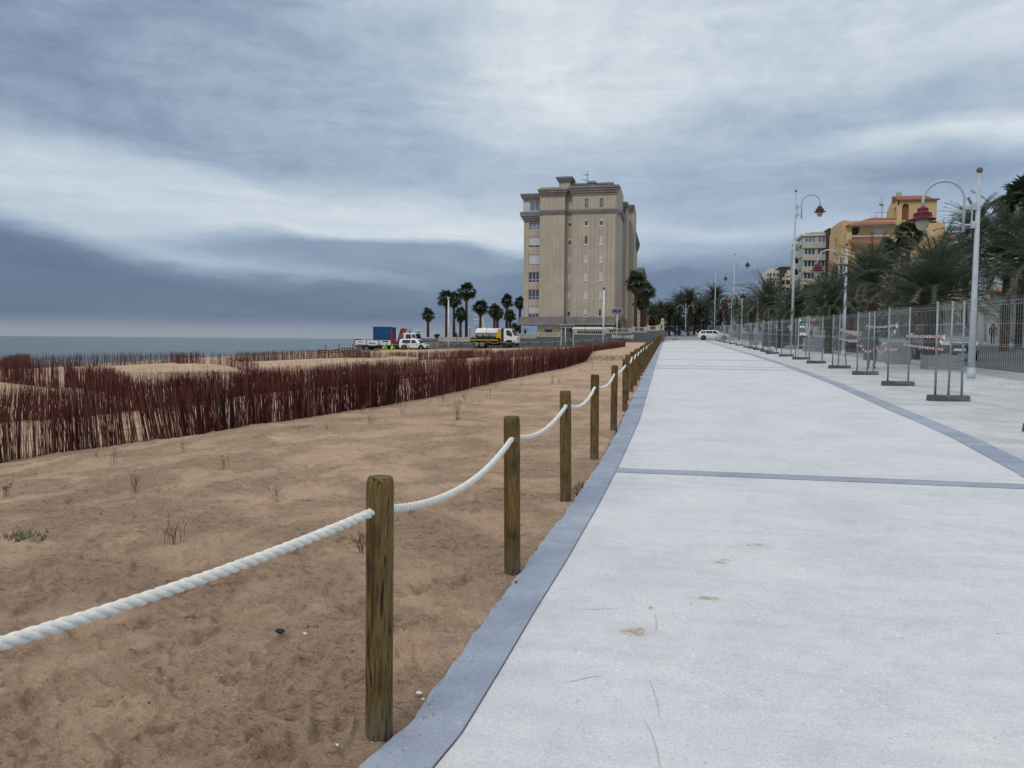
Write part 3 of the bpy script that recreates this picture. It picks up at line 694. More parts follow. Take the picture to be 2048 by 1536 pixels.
# ------------------------------------------------------------------ street lamps
def head_parts(root,x,z,s=1.0):
    m_=MB(); m_.lathe([(.05*s,0),(.10*s,-.02*s),(.16*s,-.07*s),(.17*s,-.16*s),(.19*s,-.19*s),(.27*s,-.22*s),(.28*s,-.34*s),(.30*s,-.36*s),(.40*s,-.41*s),(.40*s,-.43*s),(.2*s,-.42*s)],(x,0,z),20)
    h=m_.build('lamp_shade',MAROON,root,smooth=False)
    g=MB(); g.lathe([(.215*s,-.42*s),(.20*s,-.55*s),(.15*s,-.68*s),(.07*s,-.75*s),(.02*s,-.76*s)],(x,0,z),16); g.build('lamp_globe',LGLASS,h,smooth=True)
def lamp(height,sgn,k,name,arms=1):
    root=thing(name,'','street lamp',group=None)
    p=MB(); p.tube([(0,0,-.1),(0,0,.35)],[.13*k,.12*k],12); p.tube([(0,0,.35),(0,0,height*.35),(0,0,height)],[.105*k,.09*k,.058*k],12)
    p.build('pole',LAMPW,root,smooth=True)
    b=MB(); b.lathe([(.03,-.02),(.07*k,.02),(.10*k,.09),(.07*k,.16),(.01,.19)],(0,0,height),12); b.build('finial',BALL,root,smooth=True)
    for sg in ((sgn,) if arms==1 else (1,-1)):
        zt=height-.81*k; off=.40*k*sg; r_=.60*k
        a=MB(); pts=[(off,0,height-1.83*k),(off,0,zt)]
        for i in range(1,17):
            t=math.pi*i/16; pts.append((off+sg*(r_-r_*math.cos(t)),0,zt+r_*math.sin(t)))
        pts.append((off+sg*2*r_,0,zt-.2*k)); a.tube(pts,.042*k,8)
        am=a.build('arm',LAMPW,root,smooth=True)
        c=MB()
        for zz in (height-1.03*k,height-1.60*k):
            c.box(off*.55,0,zz,abs(off)*.95,.05*k,.06*k); c.box(off*.30,0,zz,.13*k,.13*k,.22*k)
        c.box(off*.42,0,height-1.3*k,.035*k,.05*k,.6*k)
        c.build('bracket',LAMPW,root)
        head_parts(root,off+sg*2*r_,zt-.18*k,k)
    return root
LG='white lamp posts with swan-neck arms and maroon shades'
sh=lamp(6.45,-1,1.0,'street_lamp'); 
shorts=[(9.52,26.86,0,'nearest white lamp post, arm curving left with maroon shade, in front of the orange building'),
 (10.27,48.5,0,'second white lamp post with arm curving left, its shade against the cream balconies'),
 (9.6,87,0,'third low white lamp post, thin pole rising among date palm trunks'),
 (9.3,101.8,0,'fourth low white lamp post with maroon shade half hidden by a palm'),
 (9.3,118,0,'fifth low white lamp post, just right of the white estate car'),
 (26.3,71.5,math.pi,'grey lamp post across the road before the white arcade, arm curving right')]
ch0=None
for i,(x,y,rz,lb) in enumerate(shorts):
    o=place(sh,i,gp(x,y),rz,lb); o['group']=LG
tl=lamp(12.6,1,1.15,'street_lamp')
for i,(x,y,lb) in enumerate([(9.96,65.8,'tallest white lamp post with arm curving right over the road, beside the cream flats'),(9.6,118.5,'slender tall lamp post rising above the date palms, second of the tall ones'),(8.9,152,'farthest tall lamp post, left of the palms against the dark cloud')]):
    o=place(tl,i,gp(x,y),0,lb); o['group']=LG
o=lamp(6.45,1,1.0,'street_lamp',2); o.location=gp(3.6,157); o['label']='white lamp post with two arms and two maroon shades at the end of the promenade'; o['group']=LG
# plain white columns by the beach road
for (px,y,top,ball,lb) in ((897,98.6,598,False,'plain white lighting column with a small flat head, left of the tanker lorry'),(1208,99.5,580,True,'thin white pole with a dark ball top in front of the apartment tower')):
    p=PY(px,top,y); b0=gp(p.x,y); h=p.z-b0.z
    r_=thing('lighting_column',lb,'lamp post',b0); m_=MB(); m_.tube([(0,0,-.1),(0,0,h)],[.13,.09],10); m_.build('pole',WHITE,r_,smooth=True)
    m_=MB()
    if ball: m_.lathe([(.02,-.05),(.14,.05),(.17,.2),(.12,.33),(.02,.4)],(0,0,h),10); m_.build('ball_head',BALL,r_,smooth=True)
    else: m_.lathe([(.08,-.05),(.22,.05),(.24,.18),(.05,.24)],(0,0,h),12); m_.build('lamp_head',LGLASS,r_,smooth=True)
for px,py,y,lb in ((836.6,663,108,'round white globe lamp behind the crane truck cab'),(939.5,657,110,'round white globe lamp behind the stone balustrade left of the tanker')):
    p=PY(px,py,y); b0=gp(p.x,y); h=p.z-b0.z; r_=thing('globe_lamp',lb,'lamp',b0,0,'globe lamps on the seafront')
    m_=MB(); m_.tube([(0,0,-.1),(0,0,h-.25)],.05,8); m_.build('pole',GREYW,r_); m_=MB(); m_.lathe([(.05,-.28),(.2,-.2),(.29,0),(.2,.2),(.03,.29)],(0,0,h),12); m_.build('globe',LGLASS,r_,smooth=True)
# ------------------------------------------------------------------ temporary fence
blk=[(5.7,9.2)]
g,_=G(2056,866); blk.append((g.x+.42,g.y+.1))
for px,py in [(1900,803),(1798,772),(1732,750),(1680,737),(1633,727),(1602,719),(1573,713),(1545,708)]:
    g,_=G(px,py); blk.append((g.x,g.y+.12))
blk+=[(7.1,58.2),(7.16,63.5),(7.2,68),(7.22,72.5),(7.25,81),(7.3,90),(7.3,99),(7.35,108),(7.4,117)]
foot=MB(); foot.box(0,0,.065,.84,.24,.13,taper=.965); 
fo=foot.build('fence_foot',CBLK); 
extra={2:[0.0],4:[.06],5:[-.05]}
for i,(x,y) in enumerate(blk):
    if i in extra:
        root=thing('ballast_block','dark concrete fence foot with an extra steel pole, %s from the camera'%ordw(i-1),'concrete foot',gp(x,y),0,'concrete feet of the temporary fence')
        q=bpy.data.objects.new('block',fo.data); COL.objects.link(q); q.parent=root
        for e_ in extra[i]:
            m_=MB(); m_.tube([(0,0,.1),(.02,0,2.22)],.024,8); s_=m_.build('pole',GALV,root,smooth=True); s_.location=(e_,0,0)
    else:
        q=fo if i==0 else fo.copy()
        if i: COL.objects.link(q)
        q.location=gp(x,y); q.rotation_euler=(0,0,random.uniform(-.06,.06)); q.name='ballast_block'
        tag(q,'dark concrete fence foot, %s from the camera under the wire fence'%ordw(max(i-1,0)) if i else 'dark concrete fence foot out of view beside the camera','concrete foot','concrete feet of the temporary fence')
def panel(a,b,label,grp='galvanised wire panels of the temporary fence',lean=0):
    a=Vector(a);b=Vector(b); Lg=(b-a).length; d=(b-a).normalized(); nrm=Vector((-d.y,d.x,0)).normalized()
    root=thing('wire_fence',label,'fence panel',a,0,grp)
    for q in (Vector((0,0,0)),b-a):
        m_=MB(); m_.tube([q+Vector((0,0,.06)),q+Vector((0,0,2.22))+nrm*lean],.024,8); m_.build('post',GALV,root,smooth=True)
    w=MB(); D=(a-Vector((0,0,1))).length; wr=.0021 if D<40 else .0024
    n=int(Lg/(.085 if D<35 else .13)); zs=[.17,.27,.31,.8,1.28,1.32,1.7,2.05,2.12]; folds={.27:.05,1.3:.04,2.08:.04}
    vz=[(.12,0),(.20,0),(.25,.055),(.30,0),(1.26,0),(1.30,.045),(1.34,0),(2.04,0),(2.08,.05),(2.12,0),(2.2,0)]
    for i in range(1,n):
        p=(b-a)*(i/n); w.tube([p+Vector((0,0,z))+nrm*(o_+lean*z/2.2) for z,o_ in vz],wr,3,cap=False)
    for z in zs: w.tube([nrm*(lean*z/2.2)+Vector((0,0,z)),(b-a)+nrm*(lean*z/2.2)+Vector((0,0,z))],wr*1.5,3,cap=False)
    w.build('wire_mesh',WIRE,root)
    return root
for i in range(len(blk)-1):
    a=gp(blk[i][0]+.27,blk[i][1]); b=gp(blk[i+1][0]-.27,blk[i+1][1])
    panel(a,b,('galvanised wire fence panel, %s from the camera along the promenade'%ordw(max(i-1,0))) if i else 'galvanised wire fence panel beginning out of view beside the camera',lean=(.22 if i==5 else .02))
for k in range(5):
    panel(gp(-1+2.9*k,150.5),gp(1.8+2.9*k,150.3),'distant wire fence panel closing the street beyond the promenade, %s from the left'%ordw(k),'distant wire fence across the street')
# barrier tape
def tape(a,b,sag,turns,w,label):
    a_=EYEV+ray(*a[:2])*a[2]; b_=EYEV+ray(*b[:2])*b[2]
    mw=MB(); n=int((b_-a_).length/.15)+2
    for i in range(n):
        pts=[]
        for k in (i,i+1):
            t=k/n; c=a_.lerp(b_,t); c.z-=sag*4*t*(1-t)
            an=turns*t*2*math.pi+.5; off=Vector((0,math.sin(an)*.4,.55+.45*abs(math.cos(an))))*w/2
            sl=Vector((b_-a_)).normalized()*.03
            pts+= [c-off-sl,c+off+sl]
        mw.cur=i%2; mw.quad(pts[0],pts[2],pts[3],pts[1])
        mw.quad(pts[0]+Vector((0,.004,0)),pts[1]+Vector((0,.004,0)),pts[3]+Vector((0,.004,0)),pts[2]+Vector((0,.004,0)))
    o=mw.build('barrier_tape',mats=[TAPEW,TAPER]); return tag(o,label,'barrier tape','red and white barrier tape on the wire fence')
EYEV=Vector((0,0,EYE))
tape((1733,651.5,27),(1795,649,21.9),.06,3,.08,'twisted red and white tape, topmost strand on the second fence bay')
tape((1795,649,21.9),(1786,672,21.9),0,.4,.12,'loose end of red and white tape hanging from the topmost strand')
tape((1681,659,31.4),(1715,666,27.4),.03,.5,.15,'wide pink and white tape bundle tied left of the person behind the fence')
tape((1679,677,31.4),(1717,682,27.4),.03,.4,.10,'lower faded tape tied left of the person behind the fence')
tape((1721,692,26.9),(1750,695,25.4),.17,2,.07,'short drooping tape strand in front of the standing person\'s legs')
tape((1752.6,695,25.4),(1772,697,23.8),.14,2,.07,'second short drooping tape strand, right of the standing person\'s legs')
tape((1772,698,23.8),(1796,698.5,22),.02,2,.07,'nearly straight low tape strand ending at the third fence foot')
tape((1813,672,21.4),(1891,673,17.2),.01,3,.085,'upper straight red and white tape strand in front of the silver off-roader')
tape((1808,689,21.6),(1889,699,17.2),.01,3,.07,'lower straight red and white tape strand in front of the silver off-roader')
tape((1889,673,17.2),(1881,686,17.2),0,.3,.12,'red tape knot hanging at the right end of the upper strand')
# concrete blocks and slatted planters behind the fence
def cblock(px,py,sx,sy,h,rz,lb,m=CLGT):
    g,_=G(px,py); mb=MB(); mb.box(0,0,h/2,sx,sy,h,taper=.985); mb.box(0,0,h+.012,sx*.9,sy*.9,.024)
    o=mb.build('concrete_block',m,loc=g-Vector((0,0,.03))); o.rotation_euler=(0,0,rz); tag(o,lb,'concrete block','large concrete blocks standing behind the fence'); return o
cblock(1881,738,1.22,.8,.55,.05,'low light grey concrete block in front of the silver off-roader')
cblock(1795,728,.86,.8,.95,.02,'tall light grey concrete block with a yellow board on top, behind the tape')
g,_=G(1795,728); mb=MB(); mb.box(0,0,.99,.9,.5,.05); mb.box(0,0,1.02,.1,.4,.03); tag(mb.build('board',YEL,loc=g),'yellow ochre board lying on the tall concrete block','board')
cblock(1625,703,1.25,.9,1.0,0,'square grey concrete block behind the fence near the tallest lamp post')
cblock(1762,724,.55,.5,.85,.1,'slim grey concrete bollard block between the two standing people')
cblock(1583,699,.9,.9,.35,0,'low square pedestal around the foot of the tallest lamp post')
cblock(1508,690,.9,.9,.5,0,'small pale pedestal at the foot of the third low lamp post')
def planter(px,py,w,h,lb):
    g,_=G(px,py); r_=thing('slatted_planter',lb,'planter',g,0,'dark slatted planters between the palms')
    m_=MB()
    for k in range(int(h/.11)): m_.box(0,0,.055+k*.11,w,w,.085)
    m_.build('slats',SLAT,r_); m_=MB(); m_.box(0,0,h/2,w-.06,w-.06,h-.02); m_.build('core',DARKI,r_)
planter(1566,696,1.3,1.5,'dark slatted planter box left of the tallest lamp post')
planter(1600,698,1.1,1.1,'dark slatted planter box right of the tallest lamp post')
planter(1537,693,1.1,1.6,'dark slatted planter box, farthest left of the three')
# pale ladder-like frame seen through the fence
fr=thing('steel_frame','narrow pale steel frame standing between two fence feet','frame',gp(7.6,46)); m_=MB()
for s in (-.28,.28): m_.tube([(s,0,0),(s,0,2.25)],.03,6)
for z in (.35,.7,1.4,1.9,2.25): m_.tube([(-.28,0,z),(.28,0,z)],.02,6)
m_.build('rungs',LAMPW,fr)
# traffic light
tp=PY(1599,639,80); b0=gp(tp.x,80); h=tp.z-b0.z; r_=thing('traffic_light','traffic light showing green behind the fence','traffic light',b0)
m_=MB(); m_.tube([(0,0,0),(0,0,h+.5)],.06,8); m_.build('pole',CHASS,r_)
m_=MB(); m_.box(0,-.12,h+.25,.34,.22,1.0); hs=m_.build('housing',CHASS,r_)
GRN=mat('green_signal',(.02,.4,.2),.4,emit=(.05,1,.45,2.2))
m_=MB(); m_.prism([(.13*math.cos(a*.524),h-.02+.13*math.sin(a*.524)) for a in range(12)],'y',-.26,-.235); m_.build('green_lens',GRN,hs)
# ------------------------------------------------------------------ palms
def date_crown(seed,nf=72,Lf=2.7,dry=16):
    rs=random.Random(seed); g=MB(); d=MB()
    for i in range(nf+dry):
        isd=i>=nf; mb=d if isd else g
        t=(i+.5)/nf if not isd else 1
        el=R(86-t*98+rs.uniform(-8,8)) if not isd else R(rs.uniform(-62,-25)); az=i*2.39996+rs.uniform(-.2,.2)
        Lx=Lf*rs.uniform(.82,1.1)*(.5 if isd else 1)*(1-.12*max(0,.4-t)); K=12
        p=Vector((0,0,0)); dirh=Vector((math.cos(az),math.sin(az),0)); side=Vector((-math.sin(az),math.cos(az),0)); e_=el; pts=[p.copy()]; dirs=[]
        droop=R(rs.uniform(52,78))*(1 if not isd else .35)
        for k in range(K):
            e_=el-droop*(k/K)**1.6; dd=dirh*math.cos(e_)+Vector((0,0,math.sin(e_))); dirs.append(dd); p=p+dd*(Lx/K); pts.append(p.copy())
        dirs.append(dirs[-1])
        # rachis
        vs=[];fs=[]
        for k,q in enumerate(pts):
            w=.028*(1-k/K)+.004; vs+=[q-side*w,q+side*w,q+Vector((0,0,-w))]
        for k in range(K): 
            a=k*3; fs+=[(a,a+3,a+4,a+1),(a+1,a+4,a+5,a+2),(a+2,a+5,a+3,a)]
        mb.add(vs,fs)
        nl=46 if not isd else 22
        for j in range(nl):
            s=.14+.86*(j+rs.random()*.6)/nl; kk=min(K-1,int(s*K)); q=pts[kk].lerp(pts[kk+1],s*K-kk); dd=dirs[kk]
            ll=.56*math.sin(min(1,s*1.25+.12)*math.pi*.93+.08)**.6*rs.uniform(.8,1.1) if s<.95 else .22
            ll=max(.12,ll)
            upv=side.cross(dd)
            for sg in (-1,1):
                v_=(side*sg*rs.uniform(.6,.85)+dd*rs.uniform(.6,.9)-upv*rs.uniform(-.12,.5)).normalized()
                tip=q+v_*ll+Vector((0,0,-.05*ll/.4*rs.random())); w_=dd*.019
                mb.add([q-w_,q+w_,tip],[(0,1,2)])
    return g,d
def trunk_mb(h,r1,r2,bulge,seed=0,boot=True):
    rs=random.Random(seed); m_=MB(); pr=[]
    K=int(h/.16)+2
    for k in range(K+1):
        z=-.15+(h+.15)*k/K; t=k/K; rr_=r1+(r2-r1)*t
        if t>1-.7/h: rr_=rr_+(bulge-r2)*math.sin(math.pi*min(1,(t-(1-.7/h))/(.7/h))*.85)
        pr.append((rr_*(1.07 if k%2 else .95),z))
    m_.lathe(pr,(0,0,0),11)
    if boot:
        for k in range(46):
            a=rs.uniform(0,6.28); z=h-.75+rs.random()*.8; q=Vector((math.cos(a)*bulge*.85,math.sin(a)*bulge*.85,z)); o_=Vector((math.cos(a)*.13,math.sin(a)*.13,.17))
            s=Vector((-math.sin(a),math.cos(a),0))*.05; m_.add([q-s,q+s,q+o_],[(0,1,2)])
    return m_
def date_palm(seed,h,Lf,r1=.24,bulge=.38,nf=72):
    root=thing('date_palm','','palm tree'); g,d=date_crown(seed,nf,Lf)
    trunk_mb(h,r1,r1*.85,bulge,seed).build('trunk',TRUNK,root)
    c=g.build('crown',LEAF2,root); c.location=(0,0,h-.05); c2=d.build('dry_fronds',LEAFD,root); c2.location=(0,0,h-.15); return root
def fan_crown(seed,n=56,Rf=.74,pet=.82,dry=18):
    rs=random.Random(seed); g=MB(); dmb=MB()
    for i in range(n+dry):
        isd=i>=n; mb=dmb if isd else g; t=min(1,(i+.5)/n)
        el=R(82-t*118+rs.uniform(-9,9)) if not isd else R(rs.uniform(-84,-55)); az=i*2.39996+rs.uniform(-.25,.25)
        dh=Vector((math.cos(az),math.sin(az),0)); side=Vector((-math.sin(az),math.cos(az),0)); dd=dh*math.cos(el)+Vector((0,0,math.sin(el)))
        pl=pet*rs.uniform(.45,1.15)*(.7 if isd else 1); q=dd*pl; q.z-=.12*pl*math.cos(el)
        s=side*.015; mb.add([-s,s,q+s,q-s],[(0,1,2,3)])
        e2=el-R(18); d2=dh*math.cos(e2)+Vector((0,0,math.sin(e2))); nrm=side.cross(d2); ro_=rs.uniform(-.9,.9); side=side*math.cos(ro_)+nrm*math.sin(ro_); nrm=side.cross(d2)
        m_=11; tips=[];inn=[]
        for k in range(m_+1):
            a=-1.45+2.9*k/m_; v_=d2*math.cos(a)+side*math.sin(a); rad=Rf*rs.uniform(.85,1.1)*(1-.22*abs(a)/1.35); 
            tips.append(q+v_*rad+Vector((0,0,-.22*rad*rs.uniform(.4,1.5)))+nrm*rs.uniform(-.04,.04))
        for k in range(m_+1):
            a=-1.45+2.9*k/m_; v1=d2*math.cos(a-.12)+side*math.sin(a-.12); v2=d2*math.cos(a+.12)+side*math.sin(a+.12)
            mb.add([q,q+v1*Rf*.55,tips[k],q+v2*Rf*.55],[(0,1,2,3)])
    return g,dmb
def fan_palm(seed,h,scale=1.0,r1=.22,dry=14):
    root=thing('fan_palm','','palm tree'); g,d=fan_crown(seed,Rf=.62*scale,pet=.95*scale,dry=dry)
    trunk_mb(h,r1,r1*.7,r1*1.15,seed).build('trunk',TRUNK,root)
    c=g.build('crown',LEAF1,root); c.location=(0,0,h); c2=d.build('dry_skirt',LEAFD,root); c2.location=(0,0,h-.05); return root
# shared crown meshes, individual trunks
date_g=[tuple(m_.build('tmp',mm) for m_,mm in zip(date_crown(s,74,1.0*2.7),(LEAF2,LEAFD))) for s in (11,12,13)]
fan_g=[tuple(m_.build('tmp',mm) for m_,mm in zip(fan_crown(s),(LEAF1,LEAFD))) for s in (21,22,23,24)]
def put_palm(kind,x,y,h,s,label,grp,r1=.24,bulge=.36,idx=0,z0=None,rz=None):
    b0=gp(x,y) if z0 is None else Vector((x,y,z0))
    root=thing('date_palm' if kind=='d' else 'fan_palm',label,'palm tree',b0,0,grp)
    trunk_mb(h,r1,r1*.85 if kind=='d' else r1*.7,bulge if kind=='d' else r1*1.1,idx).build('trunk',TRUNK,root)
    src=(date_g if kind=='d' else fan_g)[idx%(3 if kind=='d' else 4)]
    for k,(nm,sc) in enumerate((('crown',s),('dry_fronds',s))):
        o=src[k].copy(); COL.objects.link(o); o.name=nm; o.parent=root; o.location=(0,0,h-(.05 if k==0 else .15)); o.scale=(s,s,s); o.rotation_euler=(random.uniform(-.06,.06),random.uniform(-.06,.06),random.uniform(0,6.28) if rz is None else rz)
    return root
DG='date palms along the road'
def row(px,X_):   # distance along the street of a palm standing at X_ that shows at column px
    return X_/math.tan(math.atan((px-CX)/F)-yaw)
DP=[ # px, X, trunk height, crown scale, label
 (1861,10.3,2.9,1.12,'broad date palm with a thick shaggy trunk, just left of the nearest lamp post'),
 (1741,10.3,4.05,1.0,'date palm with a round dark trunk knob, left of the broad one'),
 (1655,10.4,3.2,1.1,'date palm right of the tallest lamp post, below the cream flats'),
 (1588,10.5,3.4,1.1,'date palm directly behind the tallest lamp post'),
 (1532,10.6,4.2,1.15,'date palm with upright fronds in front of the brown-panelled flats'),
 (1500,10.6,3.8,1.15,'drooping brownish date palm left of the upright-fronded one'),
 (1478,10.6,4.6,1.2,'date palm beside the second tall lamp post'),
 (1452,10.2,5.0,1.2,'date palm between the two slender tall lamp posts'),
 (1805,15.5,3.2,1.0,'lower date palm filling the gap behind the broad palm'),
 (1700,14.5,3.4,1.1,'date palm behind the second white lamp post, lower crown')]
DPT=[448,474,535,575,545,590,600,592,515,515]
for i,(px,X_,h,s,lb) in enumerate(DP):
    y=row(px,X_); g0=gp(X_,y); d_=ray(px,DPT[i]); zt_=EYE+d_.z*(y/d_.y); s=max(s,(zt_-g0.z-h)/2.15); s=min(s,1.75); put_palm('d',X_,y,h,s,lb,DG,idx=i,r1=.25 if i else .30,bulge=.36 if i else .5)
FP=[(2006,21.8,56,6.6,1.9,'d','tall dark date palm at the right edge behind the lamp post'),
 (2034,25.0,58,9.4,1.7,'f','tallest bushy fan palm at the top right corner'),
 (1943,24.5,66,6.6,1.4,'d','big greyish date palm immediately right of the nearest lamp post'),
 (1925,24.2,74,4.6,1.4,'d','date palm behind the nearest lamp post, level with its bracket'),
 (1808,23.5,None,9.0,1.25,'f','slim fan palm with dark green fans before the orange tower'),
 (1772,24.0,None,6.0,1.3,'f','fan palm with few dark fans left of the slim one'),
 (1870,24.0,None,5.2,1.5,'d','date palm across the road in front of the orange building'),
 (1720,24.0,None,4.8,1.5,'d','date palm across the road left of the white-framed windows'),
 (1676,24.5,None,5.0,1.5,'d','date palm across the road under the ochre corner bay'),
 (1640,24.5,None,4.8,1.5,'d','date palm across the road below the lower cream balconies'),
 (1600,24.0,None,5.0,1.6,'d','date palm across the road below the recessed balconies'),
 (2075,18.0,None,5.6,1.35,'d','date palm cut by the right picture edge'),
 (1835,26.8,None,3.0,1.3,'d','short bushy date palm in the shade across the road')]
FPT=[392,350,395,462,436,474,476,500,518,548,572,430,540]
for i,(px,X_,Y_,h,s,kd,lb) in enumerate(FP):
    y=row(px,X_); g0=gp(X_,y); d_=ray(px,FPT[i]); zt_=EYE+d_.z*(y/d_.y); h=max(1.5,zt_-g0.z-(2.1*s if kd=='d' else 1.3*s)); put_palm(kd,X_,y,h,s,lb,'palms across the road',idx=i+3,r1=.27)
for i,(px,y,h,s) in enumerate([(1338,170,4.6,1.5),(1358,176,6.6,1.7),(1376,168,7.2,1.7),(1398,172,5.2,1.6),(1412,182,5.8,1.7),(1428,164,7.6,1.7),(1440,176,5.0,1.6),(1322,178,5.0,1.5),(1305,182,4.8,1.5),(1350,186,3.8,1.5),(1388,187,4.0,1.6)]):
    p=PY(px,680,y); put_palm('d',p.x,y,h,s,['palm at the far left of the group beyond the promenade end','palm left of the two-armed lamp post','tall palm directly behind the two-armed lamp post','palm just right of the two-armed lamp post','palm above the rear of the white estate car','tall palm behind the farthest tall lamp post','palm above the bonnet of the white estate car','far palm beside the end of the stone balustrade','farthest left palm beyond the tower\'s side wing','low palm in the shadow left of the two-armed lamp post','low palm in the shadow right of the two-armed lamp post'][i],'palms beyond the end of the promenade',idx=i,r1=.3)
# seafront fan palms left of the tower; base height follows the terrace
SF=[(856,614,131,1.15,'lone fan palm, farthest left on the seafront'),(893,577,128,1.45,'tall fan palm just left of the white lighting column'),(908,581,133,1.35,'fan palm half behind the white lighting column'),
 (933,563,129,1.45,'tallest fan palm of the seafront group'),(921,613,127,1.2,'short yellowish fan palm between the two tall ones'),(961,597,131,1.3,'fan palm in front of the white diving platform'),
 (989,606,129,1.2,'fan palm above the tank of the tanker lorry'),(995,612,134,1.1,'fan palm crowded behind its neighbour above the tanker'),(1014,587,131,1.1,'slender fan palm above the tanker cab'),(1020,617,128,1.0,'low fan palm above the tanker cab'),
 (1040,591,133,1.05,'fan palm partly hidden by the left edge of the tower'),(1030,645,126,.75,'smallest fan palm beside the tower terrace'),
 (1272,545,109,1.5,'tall fan palm right of the apartment tower'),(1290,563,114,1.4,'fan palm overlapping behind the tall one right of the tower'),(1284,585,118,1.3,'third fan palm, lowest beside the tower\'s right side')]
for i,(px,top,y,s,lb) in enumerate(SF):
    p=PY(px,top+s*13,y); z0=2.0 if px<1200 else 2.6; b_=PY(px,672,y).z
    z0=min(z0,b_) if px<1200 else z0
    put_palm('f',p.x,y,p.z-z0,s*.88,lb,'fan palms around the apartment tower',r1=.27,idx=i,z0=z0)
for o in [q for pr in date_g+fan_g for q in pr]: bpy.data.objects.remove(o)
def spiky(px,py,y,n,Lf,lb,sp=1.0):
    p=PY(px,py,y); r_=MB(); rs=random.Random(px)
    for i in range(n):
        a=rs.uniform(0,6.28); e_=R(rs.uniform(35,86)); q=Vector((0,0,0)); w=.09
        for k in range(5):
            d_=Vector((math.cos(a)*math.cos(e_),math.sin(a)*math.cos(e_),math.sin(e_))); nx=q+d_*Lf/5; sd=Vector((-math.sin(a),math.cos(a),0)); w2=w*(1-.18*k)
            r_.add([q-sd*w2,q+sd*w2,nx+sd*w2*.8,nx-sd*w2*.8],[(0,1,2,3)]); q=nx; e_-=R(11)
    o=r_.build('young_palm',LEAF1,loc=p); tag(o,lb,'plant','young palms along the beach road'); return o
spiky(818,677,104,9,2.0,'few upright fronds of a young palm behind the crane truck')
spiky(1050,668,107,16,1.1,'spiky young palm on the terrace left of the tower')
spiky(912,676,112,40,1.2,'bushy low palm clump at the foot of the tall fan palms')
# clipped bush, creeper
def bush(c,rx,rz,n,lb,name='shrub',s=.11,parent_m=BUSH,ry=None):
    rs=random.Random(int(c.x*10)); m_=MB(); ry=ry or rx
    for i in range(n):
        v_=Vector((rs.gauss(0,1),rs.gauss(0,1),rs.gauss(0,1))).normalized(); rad=rs.uniform(.55,1.0)*(1+.15*math.sin(v_.x*5+v_.z*7))
        q=Vector((v_.x*rx*rad,v_.y*ry*rad,v_.z*rz*rad)); a=Vector((rs.gauss(0,1),rs.gauss(0,1),rs.gauss(0,1))).normalized()*s; b_=a.orthogonal().normalized()*s*.5
        m_.add([q-a,q+b_,q+a,q-b_],[(0,1,2,3)])
    root=thing(name,lb,'shrub',c-Vector((0,0,rz))); o=m_.build('foliage',parent_m,root); o.location=(0,0,rz)
    m_=MB(); m_.tube([(0,0,-rz*.6),(0,0,rz)],[.07,.04],6); m_.build('stem',BUSHT,root); return root
p=PY(874,672,106.5); bush(p,.42,.30,420,'small round clipped bush on the wall left of the balustrade')
p=PY(1236,655,107.5); bush(p,.55,1.0,420,'thin reddish shrub at the foot of the purple sign')
hedge=[]
for i,(X_,y,w,h) in enumerate([(27.6,92,2.5,1.6),(27.2,104,2.6,2.0),(27.4,118,3,2.2),(27.0,134,3,2.4)]):
    bush(gp(X_,y,h),w,h,1500,'dark shrub on the far pavement, %s along the street'%ordw(i),s=.22)
for i,(px,y,h) in enumerate([(1352,190,2.2),(1376,192,2.5),(1400,190,2.3),(1424,188,2.4),(1325,192,2.2),(1448,195,3.2),(1472,196,3.6),(1496,190,3.6),(1520,186,3.8),(1546,180,3.8),(1572,172,3.6)]):
    p=PY(px,680,y); bush(Vector((p.x,y,float(zg(p.x,y))+h)),2.6,h,1000,'dark shrub closing the view beyond the promenade, %s of that hedge'%ordw(i),s=.24)
# ------------------------------------------------------------------ building helpers
def wall_front(mb,Y,x0,x1,z0,z1,holes=(),depth=.22,face='y'):
    # facade facing -y at plane y=Y (face 'y'), or facing -x at plane x=Y with 'x' running along y (face 'x')
    def P(a,z,t=0): return (a,Y+t,z) if face=='y' else (Y+t,a,z)
    def q(a,b,c,d):
        mb.quad(a,b,c,d) if face=='y' else mb.quad(d,c,b,a)
    xs=sorted({x0,x1,*[h for H in holes for h in H[:2]]}); zs=sorted({z0,z1,*[h for H in holes for h in H[2:4]]})
    for i in range(len(xs)-1):
        for j in range(len(zs)-1):
            cx,cz=(xs[i]+xs[i+1])/2,(zs[j]+zs[j+1])/2
            if any(h[0]<cx<h[1] and h[2]<cz<h[3] for h in holes): continue
            q(P(xs[i],zs[j]),P(xs[i+1],zs[j]),P(xs[i+1],zs[j+1]),P(xs[i],zs[j+1]))
    for a,b,c,d in [h[:4] for h in holes]:
        q(P(a,c),P(a,c,depth),P(a,d,depth),P(a,d)); q(P(b,c,depth),P(b,c),P(b,d),P(b,d,depth))
        q(P(a,c),P(b,c),P(b,c,depth),P(a,c,depth)); q(P(a,d,depth),P(b,d,depth),P(b,d),P(a,d))
def arch_fill(mb,Y,a,b,d,face='y',depth=.22):
    r_=(b-a)/2; c=(a+b)/2
    for sg in (-1,1):
        pts=[(c+sg*r_,d)]+[(c+sg*r_*math.cos(t*math.pi/16),d-r_+r_*math.sin(t*math.pi/16)) for t in range(0,9)]
        if sg>0: pts=pts[::-1]
        mb.prism(pts,'y' if face=='y' else 'x',Y+.001,Y+depth)
